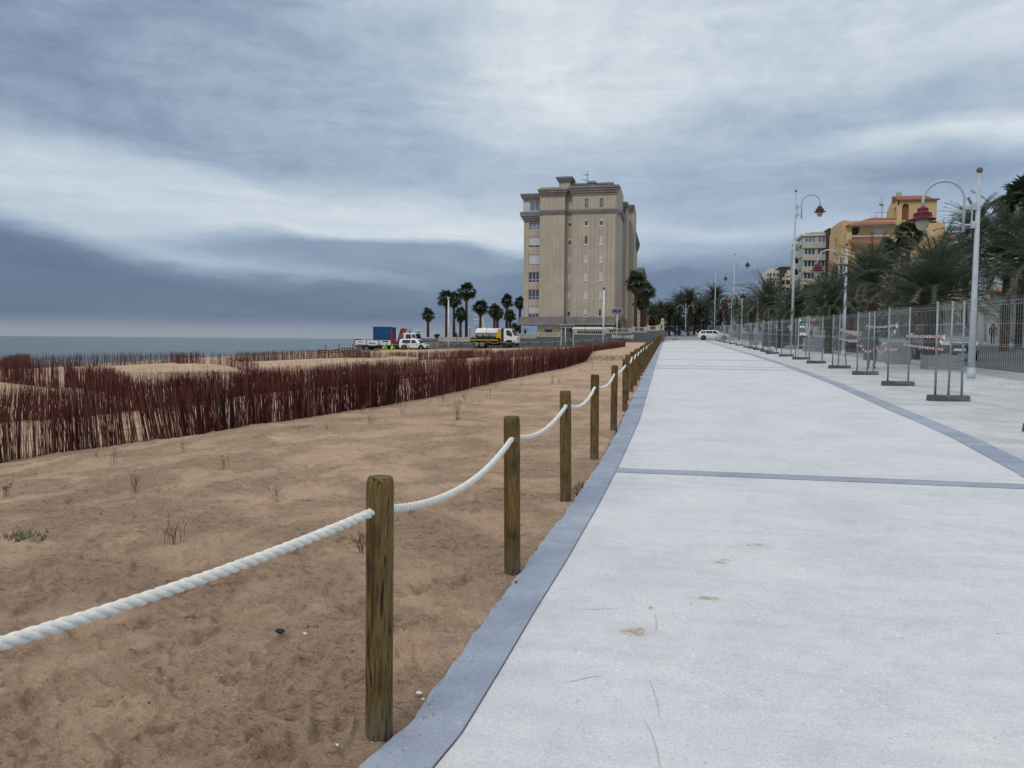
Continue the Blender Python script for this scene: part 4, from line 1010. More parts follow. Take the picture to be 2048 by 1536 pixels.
def window(parent,Y,a,b,c,d,shut=0,panes=2,gm=None,face='y',rec=.12,fm=None,rail=False,fw_=.07):
    def bx(mb,a0,a1,z0,z1,t0,t1):
        if face=='y': mb.bb(a0,a1,Y+t0,Y+t1,z0,z1)
        else: mb.bb(Y+t0,Y+t1,a0,a1,z0,z1)
    m_=MB(); w=fw_
    bx(m_,a,b,c,c+w,rec-.03,rec+.05); bx(m_,a,b,d-w,d,rec-.03,rec+.05); bx(m_,a,a+w,c+w,d-w,rec-.03,rec+.05); bx(m_,b-w,b,c+w,d-w,rec-.03,rec+.05)
    for i in range(1,panes): x=a+(b-a)*i/panes; bx(m_,x-w/2,x+w/2,c+w,d-w,rec-.025,rec+.045)
    if rail: bx(m_,a+w,b-w,c+(d-c)*.28,c+(d-c)*.28+.06,rec-.02,rec+.04)
    f=m_.build('window',fm or FRAME,parent)
    m_=MB(); bx(m_,a+w,b-w,c+w,d-w,rec+.01,rec+.03); m_.build('pane',gm or GLASS,f)
    if shut>0: m_=MB(); bx(m_,a+w*.6,b-w*.6,d-(d-c)*shut,d-w*.5,rec-.06,rec-.035); m_.build('shutter',SHUT,f)
    return f
# ------------------------------------------------------------------ apartment tower
Y0=115.0
def tx(z_): return PY(1010+z_/4.041,500,Y0).x
def tz(z_,xz=500): return PY(1010+xz/4.041,320+z_/4.042,Y0).z
tw=thing('apartment_tower','tall beige apartment tower with grey cornices standing alone on the seafront','apartment block')
zb0=tz(1400); ztop=tz(292); zmid0,zmid1=tz(440),tz(400)
m_=MB()
xL,xA,xB,xC,xD=tx(140),tx(279),tx(481),tx(541),tx(892)
YB=146.0
rows=[(322,385),(478,533),(620,683),(768,828),(912,972),(1056,1118),(1202,1262)]
holes1=[];win1=[]
for k,(a,b) in enumerate(rows):
    h=(tx(502),tx(530),tz(b),tz(a)); win1.append(h)
holes2=[]
for k,(a,b) in enumerate(rows):
    for c_ in ((640,668),(761,790)): holes2.append((tx(c_[0]),tx(c_[1]),tz(b+2),tz(a-4)))
zf=tz(1268)
wall_front(m_,Y0,xA,xB,zf,ztop+1.4); wall_front(m_,Y0+.9,xB,xC,zf,ztop+1.2,win1); wall_front(m_,Y0,xC,xD,zf,ztop+1.4,holes2)
m_.quad((xB,Y0,zf),(xB,Y0+.9,zf),(xB,Y0+.9,ztop+1.2),(xB,Y0,ztop+1.2)); m_.quad((xC,Y0+.9,zf),(xC,Y0,zf),(xC,Y0,ztop+1.2),(xC,Y0+.9,ztop+1.2))
# corner bevel and long side towards the promenade
xE=xD+.55; m_.quad((xD,Y0,zf),(xE,Y0+1.1,zf),(xE,Y0+1.1,ztop+1.4),(xD,Y0,ztop+1.4))
def qx(x,y0,y1,z0,z1): m_.quad((x,y0,z0),(x,y1,z0),(x,y1,z1),(x,y0,z1))
qx(xE,Y0+1.1,Y0+9,zf,ztop+1.4); m_.bb(xE-3,xE+.6,Y0+9,Y0+16,zf,ztop-.3); m_.bb(xE-3,xE+.0,Y0+16,YB-8,zf,ztop-.8); 
xF=xE+1.15; m_.bb(xE-6,xF,YB-8,YB,zb0-1.5,PY(1252,412,YB-8).z)
m_.bb(xL+2.5,xE-.35,Y0+1.3,YB,zb0-1,ztop+1.1)
# raised ribs on the cladding
for z_ in list(range(300,480,34))+list(range(560,890,33)):
    x=tx(z_)
    if any(h[0]-.15<x<h[1]+.15 for h in holes2): continue
    m_.bb(x-.06,x+.06,Y0-.035,Y0+.01,zf+.1,zmid0-.9)
wl=m_.build('wall',CLAD,tw)
for k,h in enumerate(win1): window(wl,Y0+.9,*h,shut=[1,.45,.4,1,1,1,.35][k],panes=1,gm=[GLASSL]*1+[GLASS]*6 and GLASS,rec=.1)
i=0
for k in range(7):
    for c_ in range(2):
        h=holes2[k*2+c_]; sh_=[(.0,.0),(.35,.4),(.0,.95),(.98,.98),(.97,.97),(.97,.98),(.8,.15)][k][c_]
        window(wl,Y0,*h,shut=sh_,panes=1,gm=GLASSL if k==0 else GLASS,fm=GREYW if k==0 else FRAME,rec=.1)
        if k:
            mm=MB(); mm.bb(h[0]-.1,h[1]+.1,Y0-.06,Y0+.0-.001,h[2]-.12,h[2]-.01); mm.build('sill',WHITE,wl)
# left balcony bay
bay=MB(); xl0=tx(150)
bh=[(tx(186),tx(275),tz(b),tz(a)) for a,b in ((478,552),(612,700),(757,845),(900,987),(1043,1130),(1184,1270))]
wall_front(bay,Y0+.6,tx(146),xA,zf,tz(495),bh,.3); bay.quad((tx(146),YB,zf),(tx(146),Y0+.6,zf),(tx(146),Y0+.6,tz(495)),(tx(146),YB,tz(495)))
top=[(tx(192),tx(275),tz(402),tz(322))]
wb_=bay.build('balcony_bay',CLAD,tw)
for k,h in enumerate(bh): window(wb_,Y0+.6,*h,shut=[0,.78,.9,0,0,.62][k],panes=[3,2,1,3,3,3][k],rail=k in(0,3,4,5),rec=.15,gm=GLASSL if k in(0,) else GLASS)
bay=MB(); wall_front(bay,Y0+.6,tx(138),xA,tz(408),tz(318),top,.2); bay.quad((tx(138),Y0+9,tz(408)),(tx(138),Y0+.6,tz(408)),(tx(138),Y0+.6,tz(318)),(tx(138),Y0+9,tz(318)))
wb2=bay.build('glazed_loggia',SHUT,tw); window(wb2,Y0+.6,*top[0],panes=2,gm=GLASSL,rec=.08)
# cornices, stepped
def cornice(x0,x1,y0,y1,zlo,zhi,steps,name='cornice'):
    c=MB(); n=len(steps)
    for i,s in enumerate([q*.82 for q in steps]):
        a=zlo+(zhi-zlo)*i/n; b_=zlo+(zhi-zlo)*(i+1)/n-(.0 if i==n-1 else .05)
        c.bb(x0-s,x1+s*.8,y0-s,y1,a,b_)
        if i<n-1: c.bb(x0-s*.9,x1+s*.7,y0-s*.9,y1,b_,b_+.05)
    return c.build(name,CORN,tw)
cornice(tx(292),xB,Y0,YB-12,tz(292),tz(232),(.16,.34,.52,.66))
cornice(xC,xD,Y0+.003,Y0+9,tz(288),tz(216),(.16,.34,.52,.70))
cornice(xB+.7,xC-.7,Y0+.9,Y0+4,tz(270),tz(232),(.1,.2))
cornice(xE-.8,xE+.1,Y0+8.9,Y0+16,ztop-1.2,ztop+.4,(.25,.5,.8,.95))
cornice(xE-3,xE+.05,Y0+16.1,YB-8.1,ztop-1.8,ztop-.4,(.15,.3,.5))
cornice(xE-2,xF-.6,YB-8.3,YB-.5,PY(1254,422,YB-8).z,PY(1254,411,YB-8).z,(.35,.65,.9))
cornice(tx(146),xA-.0,Y0+.6,Y0+9,tz(320),tz(260),(.15,.3,.5,.62))
cornice(tx(152),xA-.0,Y0+.6,Y0+9.1,tz(495),tz(410),(.05,.3,.55,.75,.8))
c=MB()
for s,(a,b_) in zip((.08,.16,.24),((440,430),(430,417),(417,402))):
    c.bb(xA,xB,Y0-s,Y0+.05,tz(a),tz(b_)); c.bb(xC,xD+s,Y0-s,Y0+.05,tz(a),tz(b_)); c.bb(xD+.1,xE+s,Y0+.4,Y0+9.01,tz(a)-.002,tz(b_)-.002); c.bb(xB+.01,xC-.01,Y0+.9-s,Y0+1,tz(a),tz(b_))
c.build('string_course',CORN,tw)
# band above the ground floor
c=MB()
for s,(a,b_) in zip((1.1,.8,.4),((1335,1312),(1312,1290),(1290,1268))):
    c.bb(tx(140)-s*.6,xB+.2,Y0-s,Y0+6,tz(a),tz(b_)); c.bb(xC-.2,xE+s*.5,Y0-s,Y0+5.9,tz(a)+.003,tz(b_)+.003); c.bb(xB+.2,xC-.2,Y0-.1-s*.1,Y0+2,tz(a),tz(b_))
c.build('ground_floor_canopy',CORN,tw)
# ground floor
g_=MB(); gh=[(tx(322),tx(392),tz(1396),tz(1342))]
wall_front(g_,Y0+.2,tx(265),xB-.2,zb0-1.5,tz(1336),gh); gf=g_.build('ground_floor_wall',CREAM,tw); window(gf,Y0+.2,*gh[0],shut=.5,panes=1,rec=.08)
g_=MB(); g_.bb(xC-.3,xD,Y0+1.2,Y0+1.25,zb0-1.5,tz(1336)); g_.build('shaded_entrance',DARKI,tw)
a_=MB()
for i in range(2):
    x0,x1=(tx(562),tx(662)) if i==0 else (tx(668),tx(905)); 
    a_.add([(x0,Y0-.2,tz(1342)),(x1,Y0-.2,tz(1342)),(x1,Y0-2.0,tz(1362)),(x0,Y0-2.0,tz(1362)),(x0,Y0-.2,tz(1346)),(x1,Y0-.2,tz(1346)),(x1,Y0-2.0,tz(1370)),(x0,Y0-2.0,tz(1370))],[(0,1,2,3),(7,6,5,4),(3,2,6,7),(0,3,7,4),(1,5,6,2)])
a_.build('awning',WHITE,tw)
# roof
r_=MB(); r_.bb(tx(408),tx(500),Y0+3,Y0+6,ztop+.5,tz(150)); r_.bb(tx(480),tx(838),Y0+4,Y0+13,ztop+.5,tz(200)); rf=r_.build('roof_house',CLAD,tw)
c=MB()
for s,(a,b_) in zip((.1,.25,.4,.5),((150,138),(138,126),(126,115),(115,104))): c.bb(tx(412)-s,tx(497)+s,Y0+3-s,Y0+6+s,tz(a),tz(b_))
c.build('chimney_cap',CORN,rf)
c=MB(); c.bb(tx(418),tx(495),Y0+3.2,Y0+5.6,tz(104),tz(95)); c.build('chimney_grille',CHASS,rf)
c=MB()
for s,(a,b_) in zip((.0,.12,.25,.38),((200,190),(190,178),(178,166),(166,152))): c.bb(tx(488)-s,tx(835)+s,Y0+3.9-s,Y0+13,tz(a),tz(b_)+.001)
c.build('parapet',CORN,tw)
c=MB(); 
for s,(a,b_) in zip((.0,.15,.3),((212,175),(175,160),(160,144))): c.bb(tx(660)-s,tx(693)+s,Y0+3.2-s,Y0+4.9+s,tz(a),tz(b_))
c.build('small_chimney',CORN,tw)
c=MB(); xa=tx(629); c.tube([(xa,Y0+5,tz(210)),(xa,Y0+5,tz(30))],.05,5)
for zz,w in ((65,.8),(72,.5),(108,.9),(118,.55)): c.tube([(xa-w,Y0+5,tz(zz-4)),(xa+.25,Y0+5,tz(zz))],.035,4)
c.build('antenna',GALV,tw)
# rear wings of the same development
def wing(px0,px1,pyt,Y1,Y2,lb,pyb=690):
    a=PY(px0,pyt,Y1); b_=PY(px1,pyt,Y1); m_=MB(); z1=a.z
    m_.bb(a.x-8,b_.x,Y1,Y2,0,z1-1.6); r_=thing('apartment_block',lb,'apartment block'); m_.build('wall',CLAD,r_)
    c=MB()
    for s,(p,q) in zip((.12,.25,.42,.55),((0,.4),(.4,.8),(.8,1.3),(1.3,1.9))): c.bb(a.x-8-s,b_.x+s,Y1-s,Y2,z1-1.6+p,z1-1.6+q-.002)
    c.build('cornice',CORN,r_)
    c=MB()
    for s,(p,q) in zip((.12,.25),((0,.5),(.5,1.0))): c.bb(a.x-8-s,b_.x+s,Y1-s,Y2-.3,z1-7.2+p,z1-7.2+q-.002)
    c.build('string_course',CORN,r_)
    return r_
wing(1255,1267,466,152,172,'second beige apartment block stepping out behind the tower\'s right side')
w3=wing(1270,1284,538,190,215,'lowest and farthest beige block, just showing behind the palm right of the tower')
# white diving platform tower by the sea
dp=thing('diving_platform','white concrete platform tower with three jutting decks behind the palms','tower'); q=PY(962,672,140)
m_=MB(); m_.prism([(PY(959,628,140).x,PY(959,628,140).z),(PY(964,628,140).x,PY(964,628,140).z),(PY(977,664,140).x,0),(PY(959,664,140).x,0)],'y',140,140.6); m_.build('column',WHITE,dp)
for yy in (629.5,638,646): 
    p0,p1=PY(949,yy,140),PY(962,yy,140); m_=MB(); m_.bb(p0.x,p1.x,139.4,141,p0.z-.12,p0.z+.06); m_.build('deck',WHITE,dp)
# ------------------------------------------------------------------ terrace wall with balustrade (steps up towards the promenade)
segs=[(877,940,683.5,674,1),(940.2,1037,680,671,1),(1037.2,1073,677,668,1),(1073.2,1121,674,665.7,1),(1148,1211,669.6,660.5,1),(1211.2,1263,667,656.8,1),(1263.2,1293.5,665,654.6,1),(1293.7,1317.5,662,652,1),(1317.7,1328,660,649.5,1)]
YW=105.0; terr=MB()
names=['leftmost','second','third','fourth','fifth','sixth','seventh','eighth','last']
where=['beside the round clipped bush','behind the tanker lorry','right of the tanker cab','left of the grey gate','under the white awnings','behind the small white boat','two steps below the promenade end','just before the promenade corner','ending at the promenade with the corner pillar']
for i,(p0,p1,pw,pb,_) in enumerate(segs):
    a=PY(p0,pw,YW); b_=PY(p1,pw,YW); x0,x1=a.x,b_.x; zw=(a.z+b_.z)/2; zt=PY((p0+p1)/2,pb,YW).z
    r_=thing('terrace_wall','grey retaining wall step with pale stone balustrade, %s'%where[i],'wall',(x0,YW,0),0,'stepped terrace wall with balustrade')
    m_=MB(); m_.bb(0,x1-x0,0,.3,-2,zw); m_.build('wall',GREYW,r_)
    m_=MB(); W_=x1-x0
    m_.bb(0,W_,-.04,.34,zw+.001,zw+.14); m_.bb(0,W_,-.03,.33,zt-.12,zt); 
    for xx in (0.0,W_-.42): m_.bb(xx,xx+.42,-.06,.36,zw+.14,zt+.08)
    if i==0: m_.bb(.4,2.6,-.02,.3,zw+.14,zt-.13)
    n=max(2,int((W_-.9)/.27)); st=2.7 if i==0 else .5
    k=0
    bl=[]
    while st+.27*k<W_-.5: bl.append(st+.27*k); k+=1
    for x in bl: m_.lathe([(.05,0),(.085,.12*(zt-zw)),(.05,.45*(zt-zw)),(.04,.6*(zt-zw)),(.055,.78*(zt-zw))],(x,.15,zw+.1),5)
    if i==8: m_.bb(W_-.45,W_+.05,-.1,.4,zt,zt+.45); m_.lathe([(.05,0),(.2,.1),(.22,.25),(.1,.4)],(W_-.2,.15,zt+.45),8)
    m_.build('balustrade',BALUS,r_)
    terr.bb(x0,x1+.01,YW+.31,175,zw-.35,zw-.02)
a=PY(1121,672,YW); b_=PY(1148,672,YW); terr.bb(a.x,b_.x,YW+1.2,175,a.z-.6,a.z-.25)
struct(terr.build('terrace',BALUS))
g_=thing('grey_gate','grey slatted gate between cream posts in the terrace wall, behind the purple sign','gate',(a.x,YW,0)); W_=b_.x-a.x; zt=PY(1135,661,YW).z; zl=PY(1135,689,YW).z
m_=MB(); m_.bb(0,.2,0,.3,zl-1,zt+.1); m_.build('gate_post',BALUS,g_); m_=MB(); m_.bb(W_-.2,W_,0,.3,zl-1,zt+.1); m_.build('gate_post',BALUS,g_); m_=MB()
for k in range(12): m_.bb(.32+k*(W_-.64)/12,.32+(k+.75)*(W_-.64)/12,.1,.16,zl-.6,zt-.15)
m_.build('slats',GREYW,g_)
# grey slatted fence at the left end
a=PY(838,676,YW); b_=PY(877,676,YW); m_=MB(); W_=b_.x-a.x
for k in range(18): m_.bb(k*W_/18,(k+.7)*W_/18,0,.05,-1.2,a.z+.12*math.sin(k*1.9)*.3)
f_=thing('slatted_fence','grey upright-slat fence between the crane truck cab and the balustrade','fence',(a.x,YW,0)); m_.build('slats',GREYW,f_); m_=MB(); m_.bb(0,W_,.06,.12,-.4,-.2); m_.bb(0,W_,.06,.12,a.z-.5,a.z-.35); m_.build('rail',GALV,f_)
# beach road in front of it
V=MB(); xs_=np.arange(-62,-.7,2.0)
for x0,x1 in zip(xs_[:-1],xs_[1:]):
    ys_=[98.3,101,104.9]
    for y0,y1 in zip(ys_[:-1],ys_[1:]):
        V.quad((x0,y0,float(zg(x0,y0))+.03),(x1,y0,float(zg(x1,y0))+.03),(x1,y1,float(zg(x1,y1))+.03),(x0,y1,float(zg(x0,y1))+.03))
struct(V.build('beach_road',ASPH))
# rope fence along the beach road
pp=MB(); pp.lathe([(.055,-.3),(.055,.9),(.04,.93)],n=8); pr=pp.build('rope_post',WOODS); rp=MB(); prev=None; k=0
for px in [1029.4+27*q for q in range(-14,10)]:
    p=PY(px,690,97.4); o=pr if k==0 else pr.copy()
    if k: COL.objects.link(o)
    o.location=gp(p.x,97.4); tag(o,'thin grey rope post along the beach road, %s from the left'%ordw(k),'post','grey rope posts along the beach road'); k+=1
    c=o.location+Vector((0,0,.82))
    if prev is not None: rp.tube([prev.lerp(c,t/6)-Vector((0,0,.22*4*(t/6)*(1-t/6))) for t in range(7)],.03,5)
    prev=c
tag(rp.build('rope',GUT),'pale rope hanging in loops between the grey posts along the beach road','rope')
# wooden railing at the left end of the beach road
rl=thing('wooden_railing','dark wooden handrail of a beach walkway at the shoreline left of the crane truck','railing')
def wr(px0,px1,pt0,pt1,pb,Yd,n):
    a=PY(px0,pt0,Yd); b_=PY(px1,pt1,Yd); z0=PY(px0,pb,Yd).z; m_=MB()
    for i in range(n+1): q=a.lerp(b_,i/n); m_.bb(q.x-.06,q.x+.06,Yd-.06,Yd+.06,z0-.6,q.z)
    for f in (0,.35,.68): m_.tube([Vector((a.x,Yd-.08,a.z*(1-f)+z0*f)),Vector((b_.x,Yd-.08,b_.z*(1-f)+z0*f))],.055,4)
    m_.build('rail_section',WOODS,rl)
wr(638,663,700,701,715,84,4); wr(664,684,701,697,714,85,3); wr(684,712,696.5,696.5,712,86,5); wr(712,758,699,701,712,92,6)
# ------------------------------------------------------------------ signs
def sign(pxc,x0,x1,y0,y1,ypole,Yd,lines_,lb):
    a=PY(x0,y1,Yd); b_=PY(x1,y0,Yd); c=PY(pxc,ypole,Yd); r_=thing('street_sign',lb,'sign',c); 
    m_=MB(); m_.tube([(0,0,-.5),(0,0,b_.z-c.z-.1)],.06,8); m_.build('pole',WHITE,r_,smooth=True)
    m_=MB(); m_.bb(a.x-c.x,b_.x-c.x,-.1,-.07,a.z-c.z,b_.z-c.z); p_=m_.build('board',SIGNW,r_)
    e=.07; m_=MB(); m_.bb(a.x-c.x+e,b_.x-c.x-e,-.115,-.101,a.z-c.z+e,b_.z-c.z-e); m_.build('sign_face',PURP,p_)
    n=len(lines_); Hh=(b_.z-a.z-2*e)/n
    for k,t in enumerate(lines_):
        cu=bpy.data.curves.new('t','FONT'); cu.body=t; cu.align_x='CENTER'; cu.align_y='CENTER'; cu.size=Hh*.75; cu.extrude=.002
        to=bpy.data.objects.new('t',cu); COL.objects.link(to); dg=bpy.context.evaluated_depsgraph_get(); me=bpy.data.meshes.new_from_object(to.evaluated_get(dg)); bpy.data.objects.remove(to)
        me.materials.clear(); me.materials.append(SIGNW); o=bpy.data.objects.new('lettering',me); COL.objects.link(o); o.parent=p_
        wd=max(v_.co.x for v_ in me.vertices)-min(v_.co.x for v_ in me.vertices); s=min(1.2,(b_.x-a.x-2*e)*.84/wd); o.scale=(s,1,1)
        o.rotation_euler=(math.pi/2,0,0); o.location=((a.x+b_.x)/2-c.x,-.12,b_.z-c.z-e-Hh*(k+.5))
sign(1130.5,1121.5,1148.5,648.6,655.4,688,102.5,['Plà Varina'],'low purple street sign with one line of writing before the grey gate')
sign(1233.5,1222.8,1244.8,616.3,628.5,688,103,['Plà Varina','Plaça Costa'],'high purple street sign with two lines of writing right of the tower')
# small white boat
a=PY(1224,683,101.5); b_=PY(1266,683,101.5); Lb=b_.x-a.x; bt=thing('small_boat','small white boat lying beside the terrace wall with red and white tape','boat',(a.x,101.5,float(zg(a.x+1.4,101.5))+.1))
m_=MB(); sec=[]
for i in range(9):
    t=i/8; w=.75*math.sin(math.pi*min(1,.18+t*.82))**.6+.03; zk=.15*(2*t-1)**4; sec.append((t*Lb,w,zk))
vs=[];fs=[]
for x,w,zk in sec: vs+=[(x,-w,.75+zk),(x,-w*.7,.35+zk),(x,0,.12+zk),(x,w*.7,.35+zk),(x,w,.75+zk),(x,w*.85,.72+zk),(x,0,.5),(x,-w*.85,.72+zk)]
for i in range(8):
    for j in range(8): q=(j+1)%8; fs.append((i*8+j,(i+1)*8+j,(i+1)*8+q,i*8+q))
fs.append(tuple(range(8))); fs.append(tuple(64+j for j in range(8))[::-1])
m_.add(vs,fs); m_.build('hull',WHITE,bt); m_=MB(); m_.bb(Lb*.3,Lb*.75,-.78,-.74,.12,.28); m_.build('red_panel',MAROON,bt)
# ------------------------------------------------------------------ orange building
ob=thing('orange_building','orange rendered apartment building with terracotta roofs and an arched corner turret','building')
YO=150.
def oz(py,px=1700,Y=YO): return PY(px,py,Y).z
def ox(px,Y=YO): return PY(px,560,Y).x
m_=MB()
xa,xb,xc=ox(1680),ox(1693),ox(1768)
# rear-left block with arched side window
yb2=xa/math.tan(math.atan((1655-CX)/F)-yaw)
zt=oz(441,1690); sh_=[(YO+4.2,YO+5.6,oz(512,1680),oz(470,1668))]
wall_front(m_,xa,YO,yb2+2,0,zt-1.2,sh_,.4,face='x'); arch_fill(m_,xa,*sh_[0][:2],sh_[0][3],face='x',depth=.4)
m_.bb(xa,ox(1775)+3,YO+1,yb2+1,zt-1.2,zt)
wall_front(m_,YO,xa,xb,0,zt)
# corner bay projecting low
m_.bb(ox(1676),xb+1,YO-2.2,YO,0,oz(505)); m_.bb(ox(1690,YO-2),ox(1700,YO-2),YO-2.2,YO-.05,oz(505)+.01,oz(468))
# front block
loggia=[(ox(1701),ox(1716),oz(469.5),oz(453))]; wins=[(ox(1744),ox(1763),oz(469),oz(457.5))]
low=[(ox(1768),ox(1779),oz(510),oz(492)),(ox(1714),ox(1728),oz(540),oz(515)),(ox(1740),ox(1756),oz(540),oz(515)),(ox(1768),ox(1786),oz(546),oz(520)),(ox(1800),ox(1820),oz(546),oz(520)),(ox(1830),ox(1850),oz(546),oz(520))]
wall_front(m_,YO+.01,xb,ox(1886),0,oz(449),loggia+wins+low,.5)
m_.bb(ox(1866),ox(1886),YO+3,YO+12,oz(449)+.01,oz(441)); m_.quad((ox(1886),YO,0),(ox(1886),YO+14,0),(ox(1886),YO+14,oz(449)),(ox(1886),YO,oz(449)))
# parapet of the terrace above the skirt roof
m_.bb(ox(1693,148.5),ox(1775,148.5),148.6,148.8,oz(481,Y=148.6),oz(474,Y=148.6))
# turret
YT=153.; x0,x1=ox(1790,YT),ox(1868,YT); a1=(ox(1799,YT),ox(1813,YT),oz(444,1800,YT),oz(407,1800,YT)); a2=(ox(1831,YT),ox(1844,YT),oz(448,1830,YT),oz(424,1830,YT))
zt2=oz(399,1820,YT)
wall_front(m_,YT,x0,x1,oz(455,Y=YT),zt2,[a1,a2],.6); arch_fill(m_,YT,a1[0],a1[1],a1[3],depth=.6); arch_fill(m_,YT,a2[0],a2[1],a2[3],depth=.6)
yt2=x0/math.tan(math.atan((1767-CX)/F)-yaw)
a3=(YT+1.2,YT+2.5,oz(444,1785,YT),oz(411,1785,YT)); wall_front(m_,x0,YT,yt2+1.5,oz(455,Y=YT),oz(411,1767,YT),[a3],.5,face='x'); arch_fill(m_,x0,a3[0],a3[1],a3[3],face='x',depth=.5)
m_.prism([(YT,oz(411,1767,YT)),(yt2+1.5,oz(411,1767,YT)),(YT+3.2,oz(390,1782,YT)),(YT,zt2)],'x',x0+.0,x0+.25)
m_.quad((x1,YT,oz(455,Y=YT)),(x1,yt2,oz(455,Y=YT)),(x1,yt2,zt2),(x1,YT,zt2))
wo=m_.build('wall',OCHRE,ob)
for q_ in ((a1[0]-.05,a1[1]+.05,YT+.6,YT+.7,a1[2]-.1,a1[3]+.1),(a2[0]-.05,a2[1]+.05,YT+.6,YT+.7,a2[2]-.1,a2[3]+.1),(x0+.5,x0+.6,a3[0]-.1,a3[1]+.1,a3[2],a3[3]),(loggia[0][0]-.1,loggia[0][1]+.1,YO+1.5,YO+1.6,loggia[0][2],loggia[0][3]),(xa+.4,xa+.5,sh_[0][0]-.1,sh_[0][1]+.1,sh_[0][2],sh_[0][3])):
    n_=MB(); n_.bb(*q_); n_.build('niche',OCHRS,wo)
window(wo,YO,*wins[0],shut=.9,panes=1)
for h in low: window(wo,YO,*h,panes=2,gm=GLASS,rec=.25,shut=random.choice([0,.5]))
m_=MB(); m_.bb(ox(1699),ox(1711),YO+.4,YO+.45,oz(470),oz(465)); m_.build('railing',BROWN,wo)
# roofs
t_=MB()
t_.add([(ox(1692,148),148,oz(449.5,Y=148)),(ox(1786,148),148,oz(449.5,1780,148)),(ox(1786,155),155,oz(436.5,1780,155)),(ox(1740,155),155,oz(436,Y=155)),(ox(1692,148),156,oz(449.5,Y=148))],[(0,1,2,3),(0,3,4)])
t_.add([(ox(1696,146.8),146.8,oz(483.5,Y=146.8)),(ox(1776,146.8),146.8,oz(483.5,1760,146.8)),(ox(1776,148.5),148.5,oz(475.5,1760,148.5)),(ox(1691,148.5),148.5,oz(475.5,Y=148.5))],[(0,1,2,3)])
t_.add([(ox(1872,148),148,oz(481,1890,148)),(ox(1925,148),148,oz(481,1900,148)),(ox(1925,151),151,oz(469,1900,151)),(ox(1874,151),151,oz(469,1890,151))],[(0,1,2,3)])
t_.build('skirt_roof',TILE,ob)
t_=MB(); t_.prism([(YT-.5,zt2-.25),(YT-.5,zt2),(YT+3.0,oz(391.5,1820,YT+3)),(YT+3.6,oz(391.5,1820,YT+3)),(YT+3.4,zt2)],'x',x0-.1,ox(1858,YT)); t_.prism([(YT-.5,zt2-.25),(YT-.5,zt2),(YT+2.5,zt2+.5),(YT+3.4,zt2)],'x',ox(1858,YT)+.01,x1+.3); rt_=t_.build('roof',TILE,ob)
m_=MB(); a=PY(1795,391,YT+2.5); b_=PY(1804,384,YT+2.5); m_.bb(a.x,b_.x,YT+2.5,YT+3.5,a.z-.5,b_.z); m_.build('chimney',BALUS,rt_)
m_=MB(); m_.bb(ox(1692),ox(1786),YO-1.95,YO-.1,oz(452.5),oz(449.8)-.25); m_.bb(ox(1693,148.3),ox(1775,148.3),148.35,148.95,oz(474,Y=148.6)+.01,oz(474,Y=148.6)+.15); m_.build('fascia',WHITE,ob)
m_=MB(); q=PY(1764,440,151); m_.tube([q,PY(1764,396,151)],.06,4); m_.tube([PY(1759,408,151),PY(1767,411,151)],.2,4); m_.tube([PY(1751,437,151),PY(1751,425,151),PY(1775,425,151),PY(1775,437,151)],.05,4); m_.build('antenna',GALV,ob)
m_=MB(); m_.bb(ox(1886)+.01,ox(1960),YO+2,YO+12,0,oz(486,1890)); m_.build('side_block',OCHRE,ob)
# ------------------------------------------------------------------ cream flats with glazed balconies
cb_=thing('cream_flats','cream block of flats with glazed corner balconies left of the orange building','apartment block')
YC_=190.
def cxx(px,Y=YC_): return PY(px,560,Y).x
def cz(py,px=1620,Y=YC_): return PY(px,py,Y).z
mw=MB(); mg=MB(); mf=MB()
xq0,xq1=cxx(1606),cxx(1656); D_=10
mw.bb(xq0+.4,xq1,YC_+.6,YC_+D_,0,cz(465)); mw.bb(cxx(1622),xq1,YC_+2,YC_+D_,cz(465),cz(462))
mw.prism([(YC_-.3,cz(471.5)),(YC_+D_,cz(471.5)),(YC_+D_,cz(466)),(YC_+1.5,cz(466))],'x',xq0-.3,xq1)
wl_=None
floors=[]
for k in range(7):
    g0,g1=cz(485.5+24.3*k),cz(472+24.3*k); nb=cz(496.6+24.3*k)
    mw.bb(xq0-.35,xq1,YC_-.35,YC_+1,nb,g0-.02)
    floors.append((g0,g1))
wl_=mw.build('balcony_band',PALEB,cb_)
for k,(g0,g1) in enumerate(floors):
    if k<4:
        mid=cxx(1630.5)
        for (a_,b_) in ((cxx(1606.5),cxx(1629)),(cxx(1633),xq1)):
            window(wl_,YC_-.02,a_,b_,g0,g1,panes=3,gm=GLASSL if k==0 else GLASS,rec=.05,fw_=.12)
        f=MB(); f.bb(cxx(1629.1),cxx(1632.9),YC_+.02,YC_+.5,g0,g1); f.build('pier',PALEB,wl_)
        window(wl_,xq0-.0,YC_+.2,YC_+D_-1,g0,g1,panes=3,gm=GLASSL,rec=.05,face='x',fw_=.12)
    else:
        f=MB(); f.bb(cxx(1610),cxx(1650),YC_+.55,YC_+.6,g0,g1); f.build('pane',GLASS,wl_)
